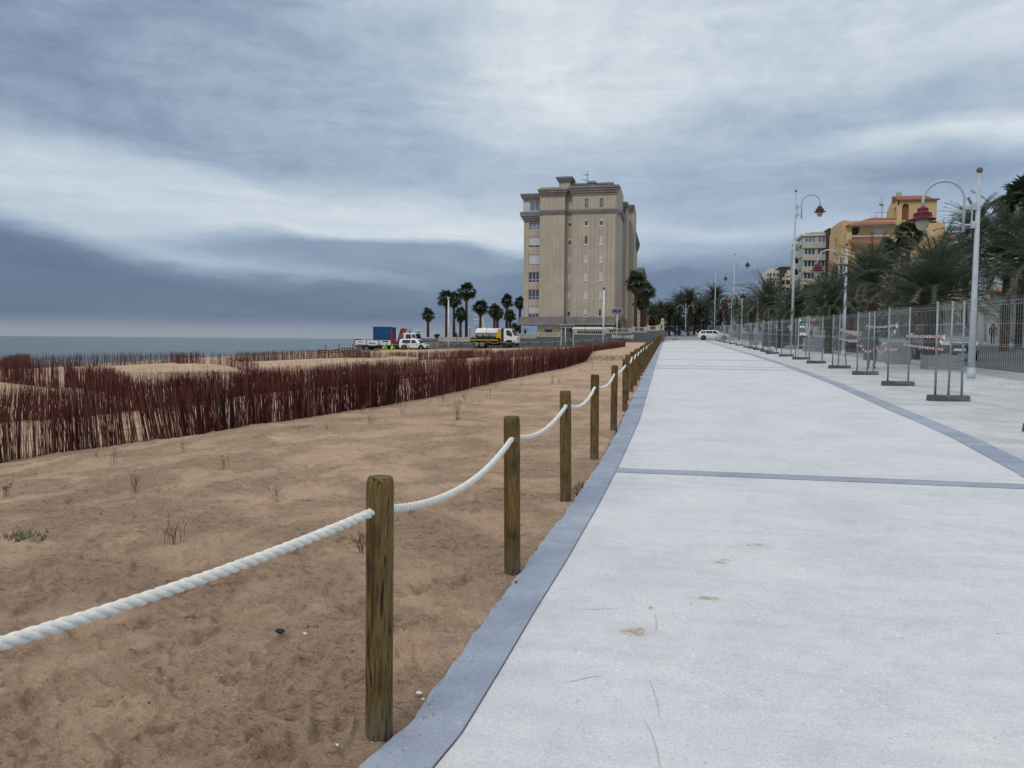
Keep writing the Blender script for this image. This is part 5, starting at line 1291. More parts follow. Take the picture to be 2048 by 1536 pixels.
# recessed left wing
yl=205.; mw=MB(); u0_,u1_=cxx(1585,yl),cxx(1610,yl)
mw.bb(u0_+1.5,u1_,yl+.8,yl+14,0,cz(488,1590,yl))
for k in range(6):
    mw.bb(u0_,u1_,yl-.4,yl+1,cz(515+22.8*k,1595,yl),cz(504.5+22.8*k,1595,yl)); 
mw.bb(u0_-.1,u1_,yl-.5,yl+2,cz(490,1595,yl),cz(487,1595,yl))
w2_=mw.build('recessed_wing',PALEB,cb_)
for k in range(5):
    a_,b_=u0_+.2,u1_-.1; g0,g1=cz(504+22.8*k,1595,yl),cz(492.6+22.8*k,1595,yl)
    if k in (0,3): window(w2_,yl-.3,a_,b_,g0,g1,panes=2,gm=GLASSL,fw_=.12)
    else:
        f=MB(); f.bb(a_,b_,yl+.7,yl+.78,g0,g1); f.build('dark_balcony',DARKI,w2_)
mw=MB(); mw.bb(cxx(1652.5,188),cxx(1659.5,188),187.5,198,0,cz(457,1655,188)); mw.build('brown_stair_strip',BROWN,cb_)
# far flats
fb=thing('far_flats','farthest cream flats with a brown cladding panel at the left of the row','apartment block')
YF=260.
def fx(px): return PY(px,560,YF).x
def fz(py,px=1550): return PY(px,py,YF).z
mw=MB(); mw.bb(fx(1531),fx(1558),YF,YF+12,0,fz(541)); mw.bb(fx(1540),fx(1552),YF+3,YF+9,fz(541),fz(535)); w_=mw.build('wall',WHITEW,fb)
for k in range(5):
    for a_,b_ in ((1534,1542.5),(1546,1557)):
        f=MB(); f.bb(fx(a_),fx(b_),YF-.08,YF-.03,fz(553+16*k),fz(546+16*k)); fo_=f.build('window',GLASS,w_)
        f=MB(); f.bb(fx((a_+b_)/2)-.12,fx((a_+b_)/2)+.12,YF-.14,YF-.08,fz(553+16*k),fz(546+16*k)); f.build('frame',FRAME,fo_)
    f=MB(); f.bb(fx(1531),fx(1558),YF-.6,YF,fz(557+16*k),fz(554+16*k)); f.build('balcony_band',PALEB,w_)
mw=MB(); mw.bb(fx(1558),fx(1584),YF-1,YF+12,0,fz(534)); mw.build('brown_panel',BROWN,fb)
mw=MB()
for k in range(5): mw.bb(fx(1563),fx(1586),YF-3,YF-1.01,fz(562+14.5*k),fz(556+14.5*k))
for k in range(5): mw.bb(fx(1568),fx(1570),YF-2.6,YF-1.3,fz(556+14.5*k)+.01,fz(547.5+14.5*k)-.01)
mw.bb(fx(1572),fx(1586),YF-1.4,YF-1.02,fz(553),fz(541)); mw.build('balcony',PALEB,fb)
# ------------------------------------------------------------------ white arcade building across the road
ar=thing('arcade_building','white building with big arches and a terracotta eave at the right edge','building')
XA=31.0
def ay(px): return XA/math.tan(math.atan((px-CX)/F)-yaw)
def az_(px,py): return PX(px,py,XA).z
m_=MB(); z0=float(zg(31,75))+.12; ze=az_(1995,584)
ys=[ay(2048)-24,ay(1973)]
arches=[(ay(2024),ay(1992)),(ay(2058),ay(2029)),(ay(2100),ay(2066))]
H=[(a_,b_,z0+.9 if i else z0,az_(2008,599)) for i,(a_,b_) in enumerate(arches)]
wall_front(m_,XA,ys[0],ys[1],z0-1,ze,H,.5,face='x')
for h in H: arch_fill(m_,XA,h[0],h[1],h[3],face='x',depth=.5)
m_.quad((XA,ys[1],z0-1),(XA+12,ys[1],z0-1),(XA+12,ys[1],ze),(XA,ys[1],ze))
wl_=m_.build('wall',WHITEW,ar)
m_=MB()
for h in H: m_.bb(XA+2.2,XA+2.3,h[0]-1,h[1]+1,z0,h[3]+.2)
m_.build('dark_interior',DARKI,ar)
for h in H:
    m_=MB(); c=(h[0]+h[1])/2
    for t in (.2,.4,.6,.8): y_=h[0]+(h[1]-h[0])*t; m_.bb(XA+.3,XA+.38,y_-.05,y_+.05,h[2],h[2]+(h[3]-h[2])*.8)
    for z_ in (.45,.7): m_.bb(XA+.3,XA+.37,h[0]+.1,h[1]-.1,h[2]+(h[3]-h[2])*z_,h[2]+(h[3]-h[2])*z_+.1)
    m_.build('arch_glazing',FRAME,wl_)
t_=MB(); t_.add([(XA-.9,ys[0],ze-.1),(XA-.9,ys[1]+.6,ze-.1),(XA+6,ys[1]+.6,ze+2.2),(XA+6,ys[0],ze+2.2),(XA-.9,ys[0],ze-.3),(XA-.9,ys[1]+.6,ze-.3)],[(3,2,1,0),(0,1,5,4)]); t_.build('roof',TILE,ar)
# lower terrace house left of it
th_=thing('terrace_house','pale two-storey house front with a first-floor balustrade, left of the big arches','building')
m_=MB(); yA,yB=ay(1972),ay(1880); zt_=az_(1950,620); door=[(ay(1982)+3.2,ay(1965)+.2,z0,az_(1972,628))]
hs_=[(ay(1962),ay(1958),z0+.8,z0+2.8),(ay(1945),ay(1938),z0+.1,z0+2.9),(ay(1925),ay(1915),z0+.1,z0+2.9),(ay(1905),ay(1895),z0+.8,z0+2.8)]
wall_front(m_,XA+.3,yA,yB,z0-1,zt_,hs_,.3,face='x'); m_.bb(XA+4,XA+9,yA,yB,zt_-1,zt_+3.2)
m_.quad((XA+.3,yB,z0-1),(XA+.3,yA,z0-1),(XA+.3,yA,z0-.99),(XA+.3,yB,z0-.99)); wl_=m_.build('wall',WHITEW,th_)
for h in hs_: window(wl_,XA+.3,*h,panes=2,face='x',rec=.15)
m_=MB(); n=int((yB-yA)/.3)
for k in range(n): m_.lathe([(.06,0),(.1,.2),(.05,.6),(.07,.85)],(XA+.3,yA+.15+k*.3,zt_),5)
m_.bb(XA+.15,XA+.45,yA,yB,zt_+.85,zt_+1.0); m_.build('balustrade',WHITEW,th_)
m_=MB(); m_.bb(XA+3.9,XA+4,yA+1,yA+2.5,zt_,zt_+2.1); m_.bb(XA+3.9,XA+4,yB-5,yB-3,zt_,zt_+2.1); m_.build('upper_window',GLASS,th_)
# long low garden wall with openings beyond
for i,(ya,yb,h,lb,mm) in enumerate([(88,108,3.6,'low cream shop front behind the broad date palm',BALUS),(110,128,3.0,'low pale garden wall with pillars across the road',WHITEW),(130,148,4.2,'sand-coloured ground floor front across the road below the orange building',BALUS)]):
    r_=thing('low_shop_front',lb,'building'); m_=MB(); z_=float(zg(31,ya))+.1; hl=[(y_+.5,y_+2.6,z_+.3,z_+h-.9) for y_ in np.arange(ya+.5,yb-3,3.6)]
    wall_front(m_,XA+.5,ya,yb,z_-1,z_+h,hl,.5,face='x'); m_.quad((XA+.5,ya,z_-1),(XA+6,ya,z_-1),(XA+6,ya,z_+h),(XA+.5,ya,z_+h)); w_=m_.build('wall',mm,r_)
    for h_ in hl: m_=MB(); m_.bb(XA+.9,XA+1.0,h_[0],h_[1],h_[2],h_[3]); m_.build('shop_window',GLASS,w_)
# distant houses past the tower
for i,(p0,p1,t,lb,mm) in enumerate([(1292,1312,625,'small distant ochre villa right of the tower palms',CREAM),(1298,1330,640,'low distant house with a tiled roof above the balustrade corner',BALUS),(1380,1408,618,'distant pale house hidden behind the two-armed lamp post',WHITEW)]):
    a=PY(p0,t,210); b_=PY(p1,t,210); r_=thing('distant_house',lb,'house'); m_=MB(); m_.bb(a.x,b_.x,210,220,0,a.z); w_=m_.build('wall',mm,r_)
    m_=MB(); m_.add([(a.x-.5,209.5,a.z),(b_.x+.5,209.5,a.z),(b_.x-1,215,a.z+1.6),(a.x+1,215,a.z+1.6)],[(0,1,2,3)]); m_.build('roof',TILE,r_)
    m_=MB(); m_.bb(a.x+1,a.x+2,209.93,209.97,a.z-2.2,a.z-1); m_.build('window',GLASS,w_)
# ------------------------------------------------------------------ vehicles
def wheel(parent,x,y,r_,w,sg):
    m_=MB(); n=20; vs=[];fs=[]
    prof=[(r_*.62,-w/2),(r_*.93,-w/2),(r_,-w*.35),(r_,w*.35),(r_*.93,w/2),(r_*.62,w/2)]
    for rr_,yy in prof:
        for j in range(n): t=2*math.pi*j/n; vs.append((rr_*math.cos(t),yy,rr_*math.sin(t)))
    for i in range(5):
        for j in range(n): q=(j+1)%n; fs.append((i*n+j,(i+1)*n+j,(i+1)*n+q,i*n+q))
    m_.add(vs,fs); t_=m_.build('wheel',BLACK,parent,smooth=False); t_.location=(x,y,r_)
    m_=MB(); m_.prism([(r_*.63*math.cos(a*.3927),r_*.63*math.sin(a*.3927)) for a in range(16)],'y',-w*.38,w*.38)
    for a in range(5): 
        t=a*1.2566; m_.tube([(0,sg*w*.4,0),(r_*.55*math.cos(t),sg*w*.42,r_*.55*math.sin(t))],.035,4)
    m_.build('rim',HUB,t_); return t_
def car(label,L_,W_,H_,paint,kind,name='parked_car',grp=None):
    # local x forward
    root=thing(name,label,'car' if kind!='van' else 'van',group=grp)
    h=W_/2
    if kind=='estate': S_=[(-.5,.38,.72,.74,.86),(-.49,.22,.80,.86,.9),(-.44,.2,.93,1.18,.98),(-.38,.2,.95,.99*H_/1.0 if 0 else 1.40,1),(-.2,.19,.95,1.48,1),(0,.19,.93,1.48,1),(.1,.19,.92,1.42,1),(.24,.19,.91,1.0,1),(.3,.2,.90,.95,.99),(.42,.21,.82,.86,.95),(.48,.24,.7,.73,.87),(.5,.36,.58,.6,.8)]
    elif kind=='suv': S_=[(-.5,.45,.9,.95,.9),(-.48,.35,1.02,1.5,.97),(-.43,.34,1.05,1.78,1),(-.2,.34,1.06,1.83,1),(.05,.34,1.06,1.82,1),(.12,.34,1.05,1.74,1),(.24,.34,1.05,1.15,1),(.3,.35,1.04,1.10,1),(.45,.37,.98,1.04,.98),(.49,.42,.88,.93,.93),(.5,.5,.8,.82,.88)]
    elif kind=='van': S_=[(-.5,.3,1.0,1.2,.92),(-.485,.25,1.02,1.66,.97),(-.42,.24,1.03,1.78,1),(-.1,.24,1.03,1.80,1),(.1,.24,1.02,1.76,1),(.16,.24,1.02,1.62,1),(.3,.24,1.0,1.1,1),(.36,.25,.95,1.0,.98),(.46,.27,.82,.88,.94),(.5,.38,.6,.62,.84)]
    else: S_=[(-.5,.4,.8,.83,.88),(-.48,.24,.9,1.05,.93),(-.42,.22,.94,1.3,.99),(-.2,.21,.95,1.46,1),(.02,.21,.94,1.46,1),(.08,.21,.93,1.4,1),(.24,.21,.92,1.0,1),(.42,.22,.82,.87,.95),(.48,.26,.68,.7,.87),(.5,.36,.56,.58,.8)]
    k=H_/max(s[3] for s in S_)
    vs=[];fs=[];n=10
    def ring(s):
        x,zl,zbt,zt,w=s; x*=L_; zl*=k if kind=='none' else 1; zt*=k; zbt*=k; hw=h*w; tw_=hw*(1-.20*min(1,max(0,(zt-zbt))/.5))
        return [(x,-hw*.9,zl),(x,-hw,zl+.16),(x,-hw,(zl+zbt)/2+.1),(x,-hw*.985,zbt),(x,-tw_,zt-.05),(x,-tw_*.88,zt),(x,tw_*.88,zt),(x,tw_,zt-.05),(x,hw*.985,zbt),(x,hw,(zl+zbt)/2+.1),(x,hw,zl+.16),(x,hw*.9,zl)]
    n=12
    for s in S_: vs+=ring(s)
    for i in range(len(S_)-1):
        for j in range(n): q=(j+1)%n; fs.append((i*n+j,i*n+q,(i+1)*n+q,(i+1)*n+j))
    fs.append(tuple(range(n))); fs.append(tuple((len(S_)-1)*n+j for j in range(n))[::-1])
    m_=MB(); m_.add(vs,fs); body=m_.build('body',paint,root,smooth=False)
    bv=body.modifiers.new('bevel','BEVEL'); bv.width=.035; bv.segments=2; bv.limit_method='ANGLE'; bv.angle_limit=R(22); body.data.polygons.foreach_set('use_smooth',[True]*len(body.data.polygons))
    def at(xf,f,sg):  # point on greenhouse side, f 0 belt..1 top
        xs=[s[0] for s in S_]; g=lambda c: float(np.interp(xf,xs,[s[c] for s in S_]))
        zbt,zt,w=g(2)*k,g(3)*k,g(4); hw=h*w; tw_=hw*(1-.20*min(1,max(0,(zt-zbt))/.5)); z=zbt+(zt-.05-zbt)*f; y=hw*.985+(tw_-hw*.985)*f
        return Vector((xf*L_,sg*(y+.012),z+.0))
    side={'estate':[(-.42,-.26),(-.245,-.05),(-.035,.15)],'suv':[(-.40,-.22),(-.20,-.03),(-.01,.15)],'van':[(-.40,-.08),(-.05,.17)],'hatch':[(-.36,-.16),(-.145,.12)]}[kind]
    for sg in (-1,1):
        for a_,b_ in side:
            top_a=.9; pts=[at(a_,.12,sg),at(b_,.12,sg)]
            bb=b_-.0; 
            # follow sloping screen
            tb=b_
            if kind!='none' and b_>.1: tb=b_-.09
            ta=a_+.03 if a_<-.35 else a_
            q=[at(a_,.10,sg),at(b_,.10,sg),at(tb,.9,sg),at(ta,.9,sg)]
            mm=MB(); mm.quad(*(q if sg<0 else q[::-1])); mm.build('side_window',CGL,root)
    def scr(i,j,f0,f1,nm,off):
        a_,b_=S_[i],S_[j]
        def pt(s,sy): 
            r_=ring(s); p=Vector(r_[5]); q=Vector(r_[6]); return p,q
        pa=pt(a_,0); pb=pt(b_,0); o_=Vector(off)
        q=[pa[0].lerp(pb[0],f0)*1,pa[1].lerp(pb[1],f0)*1,pa[1].lerp(pb[1],f1)*1,pa[0].lerp(pb[0],f1)*1]
        q=[Vector((v.x,v.y*.97,v.z))+o_ for v in q]; mm=MB(); mm.quad(*q); mm.build(nm,CGL,root)
    idx={'estate':(6,7),'suv':(5,6),'van':(5,6),'hatch':(5,6)}[kind]; scr(idx[0],idx[1],.05,.93,'windscreen',(.012,0,.018))
    ridx={'estate':(1,2),'suv':(0,1),'van':(0,1),'hatch':(1,2)}[kind]; scr(ridx[0],ridx[1],.35,.95,'rear_window',(-.02,0,.012))
    wr_=.33 if kind!='suv' else .38
    for xf,dx in ((-.31,0),(.31,0)):
        for sg in (-1,1):
            mm=MB(); mm.prism([(xf*L_+wr_*1.22*math.cos(a*.262),wr_+wr_*1.18*math.sin(a*.262)) for a in range(24)],'y',sg*(h-.02),sg*(h+.006)); mm.build('wheel_arch',CHASS,root)
            wheel(root,xf*L_,sg*(h-.09),wr_,.22,sg)
    for sg in (-1,1):
        zz=S_[-2][2]*k-.06; mm=MB(); mm.box(L_*.487,sg*h*.66,zz,.10,h*.34,.14); mm.build('headlight',HEADL,root)
        mm=MB(); mm.box(-L_*.49,sg*h*.8,S_[1][2]*k-.05,.08,h*.2,.2 if kind!='van' else .35); mm.build('tail_light',REDL,root)
        mm=MB(); mm.box(L_*.13,sg*(h+.1),S_[5][2]*k+.06,.12,.18,.13); mm.build('mirror',paint,root)
    mm=MB(); zf_=S_[-1][1]; mm.box(L_*.498,0,zf_+.09,.05,h*1.0,.16)
    if kind=='suv':
        for t in range(4): mm.box(L_*.503,0,zf_+.02+t*.09,.04,h*1.5,.045)
    mm.build('grille',CHASS,root)
    mm=MB(); mm.box(L_*.512,0,zf_+.02,.02,.5,.11); mm.build('number_plate',WHITE,root)
    return root
CG='vehicles parked along the road'
def pos(o,x,y,rz,dz=0): o.location=gp(x,y,dz); o.rotation_euler=(0,0,rz)
p=PY(1427,678,124); c=car('white estate car crossing at the far end of the promenade','%s' and 4.95,1.8,1.5,CARW,'estate','estate_car'); pos(c,p.x,124,0,.02)
c=car('silver off-road vehicle facing the camera behind the straight tape strands',4.8,1.95,1.86,CARS,'suv','off_road_car',CG); pos(c,13.75,42.5,-math.pi/2-.04)
m_=MB()
for a_ in (0,2.094,4.189): 
    m_.prism([(0+.02*math.sin(a_),0+.02*math.cos(a_)),(.035*math.cos(a_)+.05*math.sin(a_),.05*math.cos(a_)-.035*math.sin(a_)),(.095*math.sin(a_),.095*math.cos(a_)),(-.035*math.cos(a_)+.05*math.sin(a_),.05*math.cos(a_)+.035*math.sin(a_))],'x',2.425,2.44)
e_=m_.build('badge',HEADL,c); e_.location=(0.01,0,.86)
m_=MB(); m_.box(2.42,0,.86,.02,1.1,.05); m_.box(2.41,.58,.82,.05,.4,.17); m_.box(2.41,-.58,.82,.05,.4,.17); m_.build('chrome_trim',HEADL,c)
c=car('pale blue-grey parked hatchback behind the tall concrete block',4.2,1.75,1.48,CARG,'hatch','parked_car',CG); pos(c,13.6,52.5,-math.pi/2)
c=car('dark parked car with a white plate behind the wide tape bundle',4.3,1.78,1.45,CARD,'hatch','parked_car',CG); pos(c,13.3,60,-math.pi/2)
c=car('silver parked car with clear windscreen behind the square concrete block',4.3,1.76,1.5,CARS,'hatch','parked_car',CG); pos(c,13.5,73,-math.pi/2)
c=car('white parked van right of the green traffic light',4.5,1.85,1.95,CARW,'van','parked_van',CG); pos(c,13.5,86,-math.pi/2)
c=car('grey parked car far along the road behind the palms',4.3,1.76,1.5,CARG,'hatch','parked_car',CG); pos(c,13.5,101,-math.pi/2)
c=car('tall navy blue van behind the person in dark blue',5.0,1.95,2.5,mat('navy_van_paint',(.015,.028,.09),.35),'van','parked_van',CG); pos(c,17.6,66,-math.pi/2)
# small white van on the beach road
YV=98.9; a=PY(802,700,YV); b_=PY(856,700,YV)
c=car('small white van in front of the crane truck cab',b_.x-a.x,1.7,1.78*.84,CARW,'van','small_van'); c.location=((a.x+b_.x)/2,YV,PY(829,700,YV).z)
m_=MB(); 
# crane truck
YC2=101.5; k_=PY(776,690,YC2); s_=(PY(840,690,YC2)-PY(712,690,YC2)).length/128  # metres per pixel
zc=PY(776,704,YC2).z; ct=thing('crane_truck','flatbed crane truck with white cab and red folded crane','truck',(k_.x,YC2,zc))
def X_(px): return (px-776)*s_
def Z_(py): return (704-py)*s_
m_=MB(); m_.bb(X_(714),X_(812),-1.0,1.0,Z_(694.5),Z_(691)); m_.bb(X_(716),X_(836),-.45,.45,Z_(698),Z_(694.5)); m_.build('chassis',CHASS,ct)
m_=MB(); 
for x0,x1 in ((716.5,738),(739.3,763),(764,788)): m_.bb(X_(x0),X_(x1),-1.14,-1.08,Z_(691),Z_(682.3)); m_.bb(X_(x0),X_(x1),1.08,1.14,Z_(691),Z_(682.3))
m_.bb(X_(716.3),X_(717),-1.07,1.07,Z_(691),Z_(682.3)); bed=m_.build('side_board',WHITE,ct)
m_=MB(); 
for x in (738.6,763.5,715.6): m_.bb(X_(x)-.05,X_(x)+.05,-1.18,-1.06,Z_(692),Z_(681.5))
m_.bb(X_(715),X_(715.8),-1.1,1.1,Z_(684),Z_(680)); m_.bb(X_(715),X_(729),-1.02,-.98,Z_(681),Z_(680)); m_.bb(X_(728.3),X_(729),-1.04,-.98,Z_(683),Z_(680)); m_.build('stake',REDL,ct)
m_=MB()
for x0,x1,y0,y1 in ((723,732,684.9,686.1),(721,734,690,691.2),(744,748,686.4,688.2),(748.6,751,686.6,688.2),(751.6,754,686.6,688.2),(754.6,757,686.6,688.2),(770.5,782,683,684.8),(772.5,781,688,689.5)): m_.bb(X_(x0),X_(x1),-1.175,-1.142,Z_(y1),Z_(y0))
m_.build('lettering',mat('dark_red_lettering',(.09,.01,.03),.6),bed)
m_=MB(); m_.prism([(X_(811.5),Z_(692)),(X_(811.5),Z_(668.5)),(X_(814),Z_(667.6)),(X_(834.5),Z_(668.2)),(X_(837.2),Z_(678)),(X_(839.5),Z_(684)),(X_(839.5),Z_(694))],'y',-1.05,1.05); cab=m_.build('cab',WHITE,ct); cab.modifiers.new('b','BEVEL').width=.06
m_=MB()
for yy in (-1.065,1.055): m_.prism([(X_(816.5),Z_(679)),(X_(816.5),Z_(670.3)),(X_(826),Z_(670.3)),(X_(827),Z_(679))],'y',yy,yy+.01)
for yy in (-1.065,1.055): m_.prism([(X_(828.6),Z_(675.5)),(X_(828.2),Z_(670.6)),(X_(834),Z_(670.6)),(X_(836),Z_(677.5))],'y',yy,yy+.01)
m_.build('cab_window',CGL,cab)
m_=MB(); m_.add([(X_(834.7),-.95,Z_(669)),(X_(834.7),.95,Z_(669)),(X_(837.4),.95,Z_(677.8)),(X_(837.4),-.95,Z_(677.8))],[(0,1,2,3)]); o=m_.build('windscreen',CGL,cab); o.location=(.03,0,.0)
m_=MB(); m_.bb(X_(787.5),X_(793),-1.2,-.9,Z_(688.5),Z_(667.5)); m_.tube([(X_(797),0,Z_(688)),(X_(803),0,Z_(663)),(X_(806),0,Z_(659.5))],[.26,.22,.2],6); m_.tube([(X_(806.5),.1,Z_(660)),(X_(810),.1,Z_(660.5)),(X_(805),.1,Z_(680)),(X_(800),.1,Z_(689))],[.16,.2,.2,.22],6); m_.bb(X_(795),X_(808),-.6,.6,Z_(693),Z_(686)); m_.build('crane',REDP,ct)
m_=MB(); m_.tube([(X_(799),-.3,Z_(682)),(X_(804),-.3,Z_(668))],.06,6); m_.tube([(X_(802),-.3,Z_(682)),(X_(806),-.3,Z_(669))],.06,6); m_.build('hydraulic_ram',HUB,ct)
for x in (726,738,830): 
    for sg in (-1,1): wheel(ct,X_(x),sg*.85,.46,.3,sg)
cn=thing('blue_container','blue corrugated steel container on the bed of the crane truck','container',(k_.x+X_(776),YC2,zc+Z_(682))) ; cn.location=(k_.x+X_(770.2),YC2,zc+Z_(681.9))
m_=MB(); W2=(788-752.5)*s_/2; H2=Z_(656.5)-Z_(682)
nn=40; pts=[]
for i in range(nn+1):
    x=-W2+.05+(2*W2-.1)*i/nn; y_=-1.0+(.05 if (i//2)%2 else 0); pts.append((x,y_))
for i in range(nn): m_.quad((pts[i][0],pts[i][1],.06),(pts[i+1][0],pts[i+1][1],.06),(pts[i+1][0],pts[i+1][1],H2-.08),(pts[i][0],pts[i][1],H2-.08))
m_.bb(-W2+.05,W2-.05,-.93,.97,.05,H2-.05)
m_.build('shell',BLUEC,cn); m_=MB()
for x in (-W2,W2): m_.bb(x-.07,x+.07,-1.05,-.94,0,H2)
m_.bb(-W2,W2,-1.04,-.95,H2-.09,H2+.02); m_.bb(-W2,W2,-1.04,-.95,-.0,.08); m_.build('frame',mat('blue_frame',(.02,.13,.28),.5),cn)
# tanker lorry
YT2=100.2; k2=PY(991,690,YT2); s2=(PY(1037.5,690,YT2)-PY(944,690,YT2)).length/93.5; z2=PY(991,696,YT2).z
tk=thing('tanker_lorry','white and yellow water tanker lorry on the beach road','truck',(k2.x,YT2,z2))
def X_(px): return (px-991)*s2
def Z_(py): return (696-py)*s2
m_=MB(); cz_=(Z_(657.3)+Z_(677))/2; rz_=(Z_(657.3)-Z_(677))/2; ry=1.0; L0,L1=X_(951.8),X_(1003)
vs=[];fs=[];n=20
for x,f in ((L0,.55),(L0+.08,.8),(L0+.22,.97),(L0+.4,1),(L1,1)):
    for j in range(n): t=2*math.pi*j/n; vs.append((x,ry*f*math.cos(t),cz_+rz_*f*math.sin(t)))
for i in range(4):
    for j in range(n): q=(j+1)%n; fs.append((i*n+j,i*n+q,(i+1)*n+q,(i+1)*n+j))
fs.append(tuple(range(n))[::-1]); fs.append(tuple(4*n+j for j in range(n))); m_.add(vs,fs); tnk=m_.build('tank',TANK,tk,smooth=True)
m_=MB(); zs_=cz_-.05; m_.bb(L0+.1,L1,-1.035,-.985,zs_-.09,zs_+.02); m_.build('blue_stripe',NAVY,tnk)
m_=MB()
for x in (975.5,): 
    for j in range(n): 
        t0,t1=2*math.pi*j/n,2*math.pi*(j+1)/n; m_.tube([(X_(x),1.01*ry*math.cos(t0),cz_+rz_*1.01*math.sin(t0)),(X_(x),1.01*ry*math.cos(t1),cz_+rz_*1.01*math.sin(t1))],.025,4)
m_.build('band',GREYW,tnk)
m_=MB()
for x in (956,969,982.5): m_.box(X_(x),-.92,Z_(673.5),.22,.12,.32)
m_.tube([(X_(951),.0,Z_(657)),(X_(950.5),0,Z_(655.5)),(X_(957),0,Z_(655.7))],.03,4); m_.build('bracket',CHASS,tk)
m_=MB(); m_.bb(X_(944),X_(1000),-1.12,1.12,Z_(681.6),Z_(679.8)); m_.prism([(X_(994),Z_(679.7)),(X_(999),Z_(663)),(X_(1000),Z_(659)),(X_(1005.5),Z_(658.6)),(X_(1005.5),Z_(679.7))],'y',-1.08,1.08); m_.build('yellow_bulkhead',YEL,tk)
m_=MB(); m_.bb(X_(944),X_(1004),-1.08,1.08,Z_(679.7),Z_(676.3)); m_.bb(X_(944),X_(1009),-1.0,1.0,Z_(685),Z_(681.7)); m_.bb(X_(950),X_(1036),-.5,.5,Z_(691),Z_(685)); m_.bb(X_(1006),X_(1010),-1.0,1.0,Z_(688),Z_(658)); m_.bb(X_(1008),X_(1034),-1.08,1.08,Z_(692),Z_(685.2)); m_.build('chassis',CHASS,tk)
m_=MB(); m_.prism([(X_(1010.3),Z_(684)),(X_(1010.3),Z_(659.5)),(X_(1012),Z_(658.3)),(X_(1025),Z_(658.5)),(X_(1031),Z_(672)),(X_(1036),Z_(674)),(X_(1037.5),Z_(686)),(X_(1031),Z_(687)),(X_(1026),Z_(681)),(X_(1018),Z_(680.5)),(X_(1013),Z_(684))],'y',-1.05,1.05); cab=m_.build('cab',WHITE,tk); cab.modifiers.new('b','BEVEL').width=.05
m_=MB()
for yy in (-1.066,1.056): m_.prism([(X_(1015.5),Z_(669)),(X_(1015.5),Z_(661.7)),(X_(1022),Z_(661.7)),(X_(1027),Z_(669)),(X_(1026.5),Z_(673.5)),(X_(1018.5),Z_(672))],'y',yy,yy+.01)
m_.build('cab_window',CGL,cab); m_=MB(); m_.add([(X_(1026),-.95,Z_(660)),(X_(1026),.95,Z_(660)),(X_(1031.3),.95,Z_(671.5)),(X_(1031.3),-.95,Z_(671.5))],[(0,1,2,3)]); o=m_.build('windscreen',CGL,cab); o.location=(.03,0,.01)
m_=MB(); m_.box(X_(1030),-1.2,Z_(664),.1,.16,.5); m_.build('mirror',CHASS,cab)
for x,rr_ in ((956.5,.5),(967.5,.5),(1015.5,.5)):
    for sg in (-1,1): wheel(tk,X_(x),sg*.88,rr_,.3,sg)
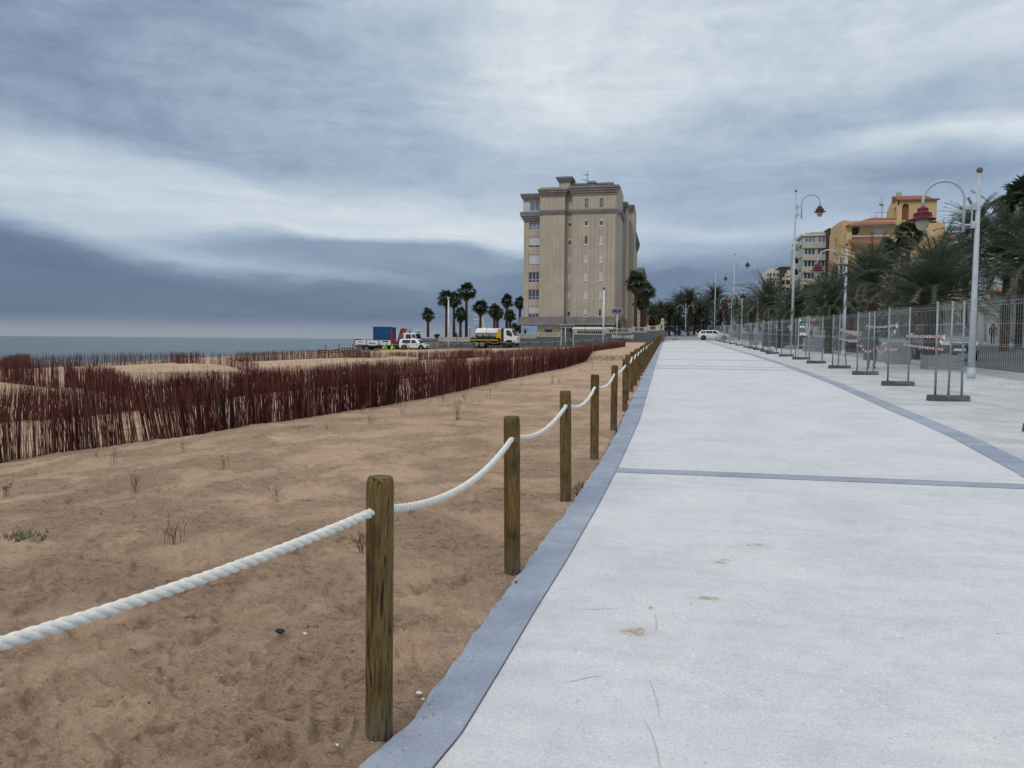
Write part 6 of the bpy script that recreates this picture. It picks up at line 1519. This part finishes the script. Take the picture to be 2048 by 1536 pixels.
# ------------------------------------------------------------------ people
def person(label,loc,rz,P,colors,grp=None,hat=None,hairy=True,scale=1):
    """P: joints dict (local metres, facing -y).  colors: list of (test, material) applied per face centre."""
    J=['pelvis','chest','neck','head','top','lsh','lel','lha','rsh','rel','rha','lhip','lkn','lan','lto','rhip','rkn','ran','rto']
    E=[(0,1),(1,2),(2,3),(3,4),(1,5),(5,6),(6,7),(1,8),(8,9),(9,10),(0,11),(11,12),(12,13),(13,14),(0,15),(15,16),(16,17),(17,18)]
    Rd=dict(pelvis=.155,chest=.165,neck=.06,head=.095,top=.075,lsh=.075,rsh=.075,lel=.05,rel=.05,lha=.036,rha=.036,lhip=.10,rhip=.10,lkn=.068,rkn=.068,lan=.048,ran=.048,lto=.04,rto=.04)
    me=bpy.data.meshes.new('body'); me.from_pydata([P[j] for j in J],E,[]); o=bpy.data.objects.new('body',me); COL.objects.link(o)
    sk=o.modifiers.new('s','SKIN'); sub=o.modifiers.new('u','SUBSURF'); sub.levels=2; sub.render_levels=2
    for i,j in enumerate(J):
        v=me.skin_vertices[0].data[i]; v.radius=(Rd[j],Rd[j]*(.8 if j in('pelvis','chest') else 1)); v.use_root=(i==0)
    dg=bpy.context.evaluated_depsgraph_get(); dg.update(); m2=bpy.data.meshes.new_from_object(o.evaluated_get(dg)); bpy.data.objects.remove(o)
    m2.materials.clear(); mats=[SKIN]+[c[1] for c in colors]
    for q in mats: m2.materials.append(q)
    for f in m2.polygons:
        c=f.center; f.material_index=0; f.use_smooth=True
        for k,(t,_) in enumerate(colors):
            if t(c): f.material_index=k+1; break
    root=bpy.data.objects.new('person',m2); COL.objects.link(root); tag(root,label,'person',grp); root.location=loc; root.rotation_euler=(0,0,rz); root.scale=(scale,)*3
    hd=Vector(P['head']); tp=Vector(P['top'])
    m_=MB(); c=hd.lerp(tp,.55)
    if hat: m_.lathe([(.15,-.02),(.13,.0),(.125,.07),(.085,.13),(.02,.15)],c,14); h_=m_.build('helmet',hat,root,smooth=True)
    else: m_.lathe([(.09,-.07),(.11,-.02),(.108,.05),(.08,.11),(.02,.135)],c+Vector((0,.015,0)),14); h_=m_.build('hair',HAIR,root,smooth=True)
    # hands with fingers
    for s_ in ('l','r'):
        e_=Vector(P[s_+'el']); w_=Vector(P[s_+'ha']); d_=(w_-e_).normalized(); a_=d_.orthogonal().normalized(); m_=MB()
        m_.tube([w_,w_+d_*.09],[.03,.036],6)
        for k in range(4): q=w_+d_*.085+a_*(.018*(k-1.5)); m_.tube([q,q+d_*.04,q+d_*(.072 if k in(1,2) else .06)+d_.cross(a_)*.02],[.009,.008,.006],5)
        q=w_+d_*.03+a_*.03; m_.tube([q,q+d_*.03+a_*.025,q+d_*.06+a_*.03],[.011,.009,.007],5)
        m_.build('hand',SKIN,root,smooth=True)
    m_=MB()
    # face: nose, eyes, mouth, ears
    m_.tube([hd+Vector((0,-.085,.02)),hd+Vector((0,-.115,-.01))],[.012,.018],5); 
    for sg in (-1,1): m_.tube([hd+Vector((sg*.09,.0,.02)),hd+Vector((sg*.105,.01,-.02))],[.02,.014],5)
    m_.build('face_features',SKIN,root,smooth=True)
    return root
base=dict(pelvis=(0,0,.95),chest=(0,.01,1.30),neck=(0,0,1.47),head=(0,-.02,1.60),top=(0,-.01,1.70),lsh=(.19,0,1.40),lel=(.25,.03,1.13),lha=(.25,-.06,.90),rsh=(-.19,0,1.40),rel=(-.25,.03,1.13),rha=(-.24,-.07,.90),
 lhip=(.10,0,.86),lkn=(.12,-.02,.48),lan=(.13,.03,.09),lto=(.14,-.10,.045),rhip=(-.10,0,.86),rkn=(-.11,-.02,.48),ran=(-.12,.03,.09),rto=(-.13,-.10,.045))
def pose(**k): d_=dict(base); d_.update(k); return d_
arm=lambda c: abs(c.x)>.20 and .84<c.z<.915
g,_=G(1742,738)
person('person in dark blue standing behind the fence, partly covered by tape',g,.35,pose(rel=(-.27,-.12,1.16),rha=(-.18,-.3,1.25),lkn=(.13,-.05,.48),rto=(-.16,-.09,.045)),
 [(lambda c:c.z>1.5,SKIN),(lambda c:arm(c),SKIN),(lambda c:c.z>.86,NAVY),(lambda c:c.z>.5,NAVY),(lambda c:c.z>.1,GREYT),(lambda c:c.z<=.1,CHASS)],'people seen through the wire fence')
p=gp(9.9,41.5)
person('person in dark clothes standing further back, right of the one in blue',p,-.4,pose(lel=(.27,-.1,1.15),lha=(.15,-.28,1.1)),
 [(lambda c:c.z>1.5,SKIN),(lambda c:arm(c),SKIN),(lambda c:c.z>.9,DARKJ),(lambda c:c.z>.1,DARKJ),(lambda c:True,CHASS)],'people seen through the wire fence')
p=gp(27.2,72.3,.12)
person('person in jeans and dark jacket walking on the far pavement before the arches',p,math.pi*.85,pose(lkn=(.11,-.12,.5),lan=(.12,-.18,.10),lto=(.12,-.31,.05),rkn=(-.10,.05,.48),ran=(-.11,.22,.13),rto=(-.11,.12,.05),lel=(.27,.08,1.14),rel=(-.27,-.03,1.14)),
 [(lambda c:c.z>1.5,SKIN),(lambda c:arm(c),SKIN),(lambda c:c.z>.9,DARKJ),(lambda c:c.z>.1,JEANS),(lambda c:True,CHASS)])
# crouching / bending workers
crouch=dict(pelvis=(0,.12,.48),chest=(0,-.06,.80),neck=(0,-.14,.95),head=(0,-.20,1.06),top=(0,-.22,1.16),lsh=(.19,-.08,.88),lel=(.26,-.25,.68),lha=(.18,-.45,.55),rsh=(-.19,-.08,.88),rel=(-.26,-.25,.68),rha=(-.15,-.46,.55),
 lhip=(.10,.08,.42),lkn=(.17,-.30,.50),lan=(.15,-.08,.10),lto=(.16,-.22,.045),rhip=(-.10,.08,.42),rkn=(-.17,-.28,.48),ran=(-.15,-.06,.10),rto=(-.16,-.20,.045))
hv=[(lambda c:c.y<-.34 and c.z<.66,SKIN),(lambda c:c.z>.98,SKIN),(lambda c:c.z>.52,HIVIS),(lambda c:c.z>.1,CHASS),(lambda c:True,CHASS)]
for px,py,hat,rz,lb in ((768.5,706,HELM,.6,'crouching worker in a white helmet and high-visibility vest under the truck bed'),(784,706,HIVIS,2.6,'crouching worker in bright yellow seen from behind, under the blue container')):
    q=PY(px,py,97.9); z_=float(zg(q.x,97.9)); person(lb,Vector((q.x,97.9,PY(px,707,97.9).z)),rz,crouch,hv,'workers beside the crane truck',hat=hat,scale=1.05)
q=PY(817,706,97.7); person('worker in pale and orange clothes standing in front of the white van',Vector((q.x,97.7,PY(817,712,97.7).z)),1.2,pose(),[(lambda c:c.z>1.5,SKIN),(lambda c:arm(c),SKIN),(lambda c:c.z>.9 and c.x>0,HIVIS),(lambda c:c.z>.9,ORNG),(lambda c:True,CHASS)],'workers beside the crane truck',hat=HIVIS,scale=.8)
# ------------------------------------------------------------------ sprigs, plants, litter on the sand
def sprig(px,py,hpx,n,lb,m_=DRYP,spread=.35):
    g,D=G(px,py); h=hpx*D/F; rs=random.Random(px*7+py); mb=MB(); n=max(3,int(n*.8))
    for i in range(n):
        a=rs.uniform(0,6.28); l=rs.uniform(.05,spread); q=Vector((rs.gauss(0,.025),rs.gauss(0,.025),-.04)); pts=[q]
        hh=h*rs.uniform(.5,1.05)
        for k in range(1,5): t=k/4; pts.append(q+Vector((math.cos(a)*l*hh*t**1.4+rs.gauss(0,.008),math.sin(a)*l*hh*t**1.4+rs.gauss(0,.008),hh*t+.04)))
        mb.tube(pts,[.0028,.0026,.0022,.0018,.001],4)
        for _ in range(2):
            b0=pts[rs.randint(1,3)]; mb.tube([b0,b0+Vector((rs.gauss(0,.05),rs.gauss(0,.05),rs.uniform(.02,.09)))*max(1,h*2)],[.003,.001],3)
    o=mb.build('dry_sprig',m_,loc=g); return tag(o,lb,'plant','dry planted sprigs on the sand')
SP=[(345,1085,62,16,'bushy dry sprig in the left foreground sand'),(265,985,52,12,'dry sprig left of the bushy one, higher up the sand'),(450,935,30,8,'small double sprig in the middle of the left sand'),(553,1000,34,6,'thin upright sprig right of the small double one'),
 (728,1105,50,9,'dark sprig half hidden behind the nearest timber post'),(366,903,26,6,'tiny sprig close below the nearest brushwood fence'),(225,928,38,7,'straw tuft just below the nearest brushwood fence at the left'),(915,838,40,16,'wide twiggy sprig left of the second timber post'),
 (806,828,22,6,'small sprig left of the wide twiggy one'),(742,848,34,9,'feathery straw sprig below the middle of the brushwood fence'),(724,830,24,4,'single upright sprig beside the feathery straw one'),(978,795,22,4,'dark sprig above the wide twiggy one'),(992,775,16,4,'tiny dark sprig near the brushwood fence right of the feathery straw'),
 (1103,767,22,7,'sprig cluster left of the fourth timber post'),(1116,765,14,6,'smaller sprig touching the cluster beside the fourth post'),(1045,772,20,4,'thin sprig between the dark ones and the cluster'),(1183,738,17,3,'single straight stake-like sprig left of the fifth post'),(1162,745,8,3,'short stump of a sprig left of the straight stake-like one'),
 (886,802,15,4,'small dark sprig under the brushwood fence, centre'),(856,806,12,4,'smallest sprig under the brushwood fence, left of centre'),(930,800,16,6,'grey sprig right of the small dark one under the fence'),(656,858,18,5,'faint sprig below the brushwood fence, left of the feathery straw'),(195,915,20,4,'thin straw stalk beside the tuft at the left'),(12,985,20,8,'dark clump at the left picture edge')]
for s_ in SP: sprig(*s_,m_=DRYP if 'dark' not in s_[4] else BUSHT)
def patch(px,py,rx,ry,n,lb,h=.05,mm=GREENP):
    g,D=G(px,py); rs=random.Random(px); mb=MB()
    for i in range(n):
        a=rs.uniform(0,6.28); r_=rs.random()**.7; x,y=rx*r_*math.cos(a),ry*r_*math.sin(a); z=float(zg(g.x+x,g.y+y))-g.z
        an=rs.uniform(0,6.28); w=rs.uniform(.006,.014)*max(1,D/22); hh=h*rs.uniform(.4,1.2)
        mb.add([(x-w*math.cos(an),y-w*math.sin(an),z-.03),(x+w*math.cos(an),y+w*math.sin(an),z-.03),(x+rs.gauss(0,.03),y+rs.gauss(0,.03),z+hh)],[(0,1,2)])
    o=mb.build('ground_plant',mm,loc=g); tag(o,lb,'plant'); o['kind']='stuff'; return o
patch(58,1068,.18,.12,80,'low feathery green plants growing in the sand at the left edge',.028)
patch(598,856,.22,.2,130,'low green plants beside the brushwood fence foot',.035)
patch(352,748,3.6,1.6,1400,'green creeping plants on the near flank of the dune',.07)
patch(1225,716,1.3,4.5,700,'thin line of green weeds on the sand near the rope posts',.05)
patch(1158,975,.06,.35,90,'dry brown litter at the foot of the third timber post',.02,DRYP)
# crumbs of damp sand, grit and shell scattered near the camera, and sand spilt on the kerb
cr_=[MB(),MB()]; rs=random.Random(5)
for i in range(5200):
    if i<1100: y_=rs.uniform(1.8,9); x_=float(xout(y_))+rs.gauss(-.03,.05); 
    else:
        a=rs.uniform(-48,-4)*math.pi/180; r_=math.exp(rs.uniform(math.log(2),math.log(11))); x_,y_=r_*math.sin(a),r_*math.cos(a)
        if pn(np.array([x_*1.1]),np.array([y_*1.1]),55)[0]<rs.uniform(-.25,.2): continue
    if x_>float(xout(y_))+.11: continue
    onk=x_>float(xout(y_)); s=rs.uniform(.0025,.0075)*(.6 if onk else 1); 
    if not onk:
        hit,pt,_n,_i=so_.ray_cast(Vector((x_,y_,2)),Vector((0,0,-1)))
        if not hit: continue
        z_=pt.z
    else: z_=float(zb(y_))+.006
    k=0 if rs.random()<.86 else 1; q=[Vector((rs.uniform(.6,1.2)*s,0,0)),Vector((0,rs.uniform(.6,1.2)*s,0)),Vector((-rs.uniform(.6,1.2)*s,0,0)),Vector((0,-rs.uniform(.6,1.2)*s,0)),Vector((0,0,rs.uniform(.5,.9)*s)),Vector((0,0,-.4*s))]
    c=Vector((x_,y_,z_+.2*s)); cr_[k].add([c+v_ for v_ in q],[(0,1,4),(1,2,4),(2,3,4),(3,0,4),(1,0,5),(2,1,5),(3,2,5),(0,3,5)])
CRUMB=mat('damp_sand_crumb',(.22,.145,.095),.95,(.30,.21,.145),scale=60)
for m_,mm,nm,lb in ((cr_[0],CRUMB,'sand_crumbs','loose crumbs of sand scattered over the near beach and kerb edge'),(cr_[1],BALUS,'shell_grit','pale shell grit scattered over the near beach')): tag(m_.build(nm,mm),lb,'grit',kind='stuff')
def scuff(pts,w,mm,lb):
    P_=[G(*p)[0] for p in pts]; Q=[]
    for i in range(len(P_)-1):
        for t in range(6): Q.append(P_[i].lerp(P_[i+1],t/6))
    Q.append(P_[-1]); m_=MB(); n=len(Q)
    for i in range(n-1):
        d_=(Q[i+1]-Q[i]).normalized(); s_=Vector((-d_.y,d_.x,0)); w0=w*math.sin(math.pi*(i+.3)/n)+.0006; w1=w*math.sin(math.pi*min(1,(i+1.3)/n))+.0006; z_=Vector((0,0,.0035))
        m_.quad(Q[i]-s_*w0+z_,Q[i]+s_*w0+z_,Q[i+1]+s_*w1+z_,Q[i+1]-s_*w1+z_)
    struct(m_.build('scuff_mark',mm))
SCF=mat('scuff_grey',(.37,.37,.385),.8,(.46,.46,.47),scale=30)
for pts in ([(1299,1360),(1308,1385),(1315,1410),(1318,1434)],[(1288,1440),(1303,1468),(1314,1500),(1319,1536)],[(1142,1218),(1180,1219),(1215,1218),(1240,1216)],[(1125,1366),(1150,1362),(1180,1355),(1205,1352)],[(1200,1081),(1222,1083),(1236,1080)],[(1500,1052),(1530,1056),(1544,1060)],[(1310,1230),(1314,1250),(1311,1262)]): scuff(pts,.0013,SCF,'')
# shells and bits of gravel lying on the sand
for i,(px,py,s,mm,lb) in enumerate([(838,1392,.016,WHITE,'small white shell fragment on the sand right of the nearest post'),(846,1404,.009,WHITE,'tiny white shell chip below the shell fragment'),(560,1268,.03,CHASS,'dark lump of debris half buried in the sand, left centre'),(672,1497,.012,WHITE,'pale pebble low in the sand left of the nearest post'),(610,1272,.012,WHITE,'pale shell chip right of the dark lump'),(1032,1168,.012,CHASS,'dark pebble beside the kerb near the second post')]):
    g,D=G(px,py); m_=MB(); rs=random.Random(i); m_.lathe([(s*.5,-.3*s),(s,.1*s),(s*.7,.5*s),(s*.15,.7*s)],(0,0,0),7); o=m_.build('pebble' if mm is not WHITE else 'shell_fragment',mm,loc=g+Vector((0,0,.012))); o.scale=(1,.7,.8); tag(o,lb,'pebble')
# grate at the far end of the promenade
g,_=G(1350,679); q=PY(1350,679,125.5); m_=MB(); m_.bb(-.45,.45,-.2,.2,0,.10); o=m_.build('kerb_stone',CHASS,loc=gp(q.x,124.5)); tag(o,'small dark kerb stone lying on the pavement beyond the promenade end','kerb stone')
for o in list(bpy.data.objects):
    if o.users==0: bpy.data.objects.remove(o)
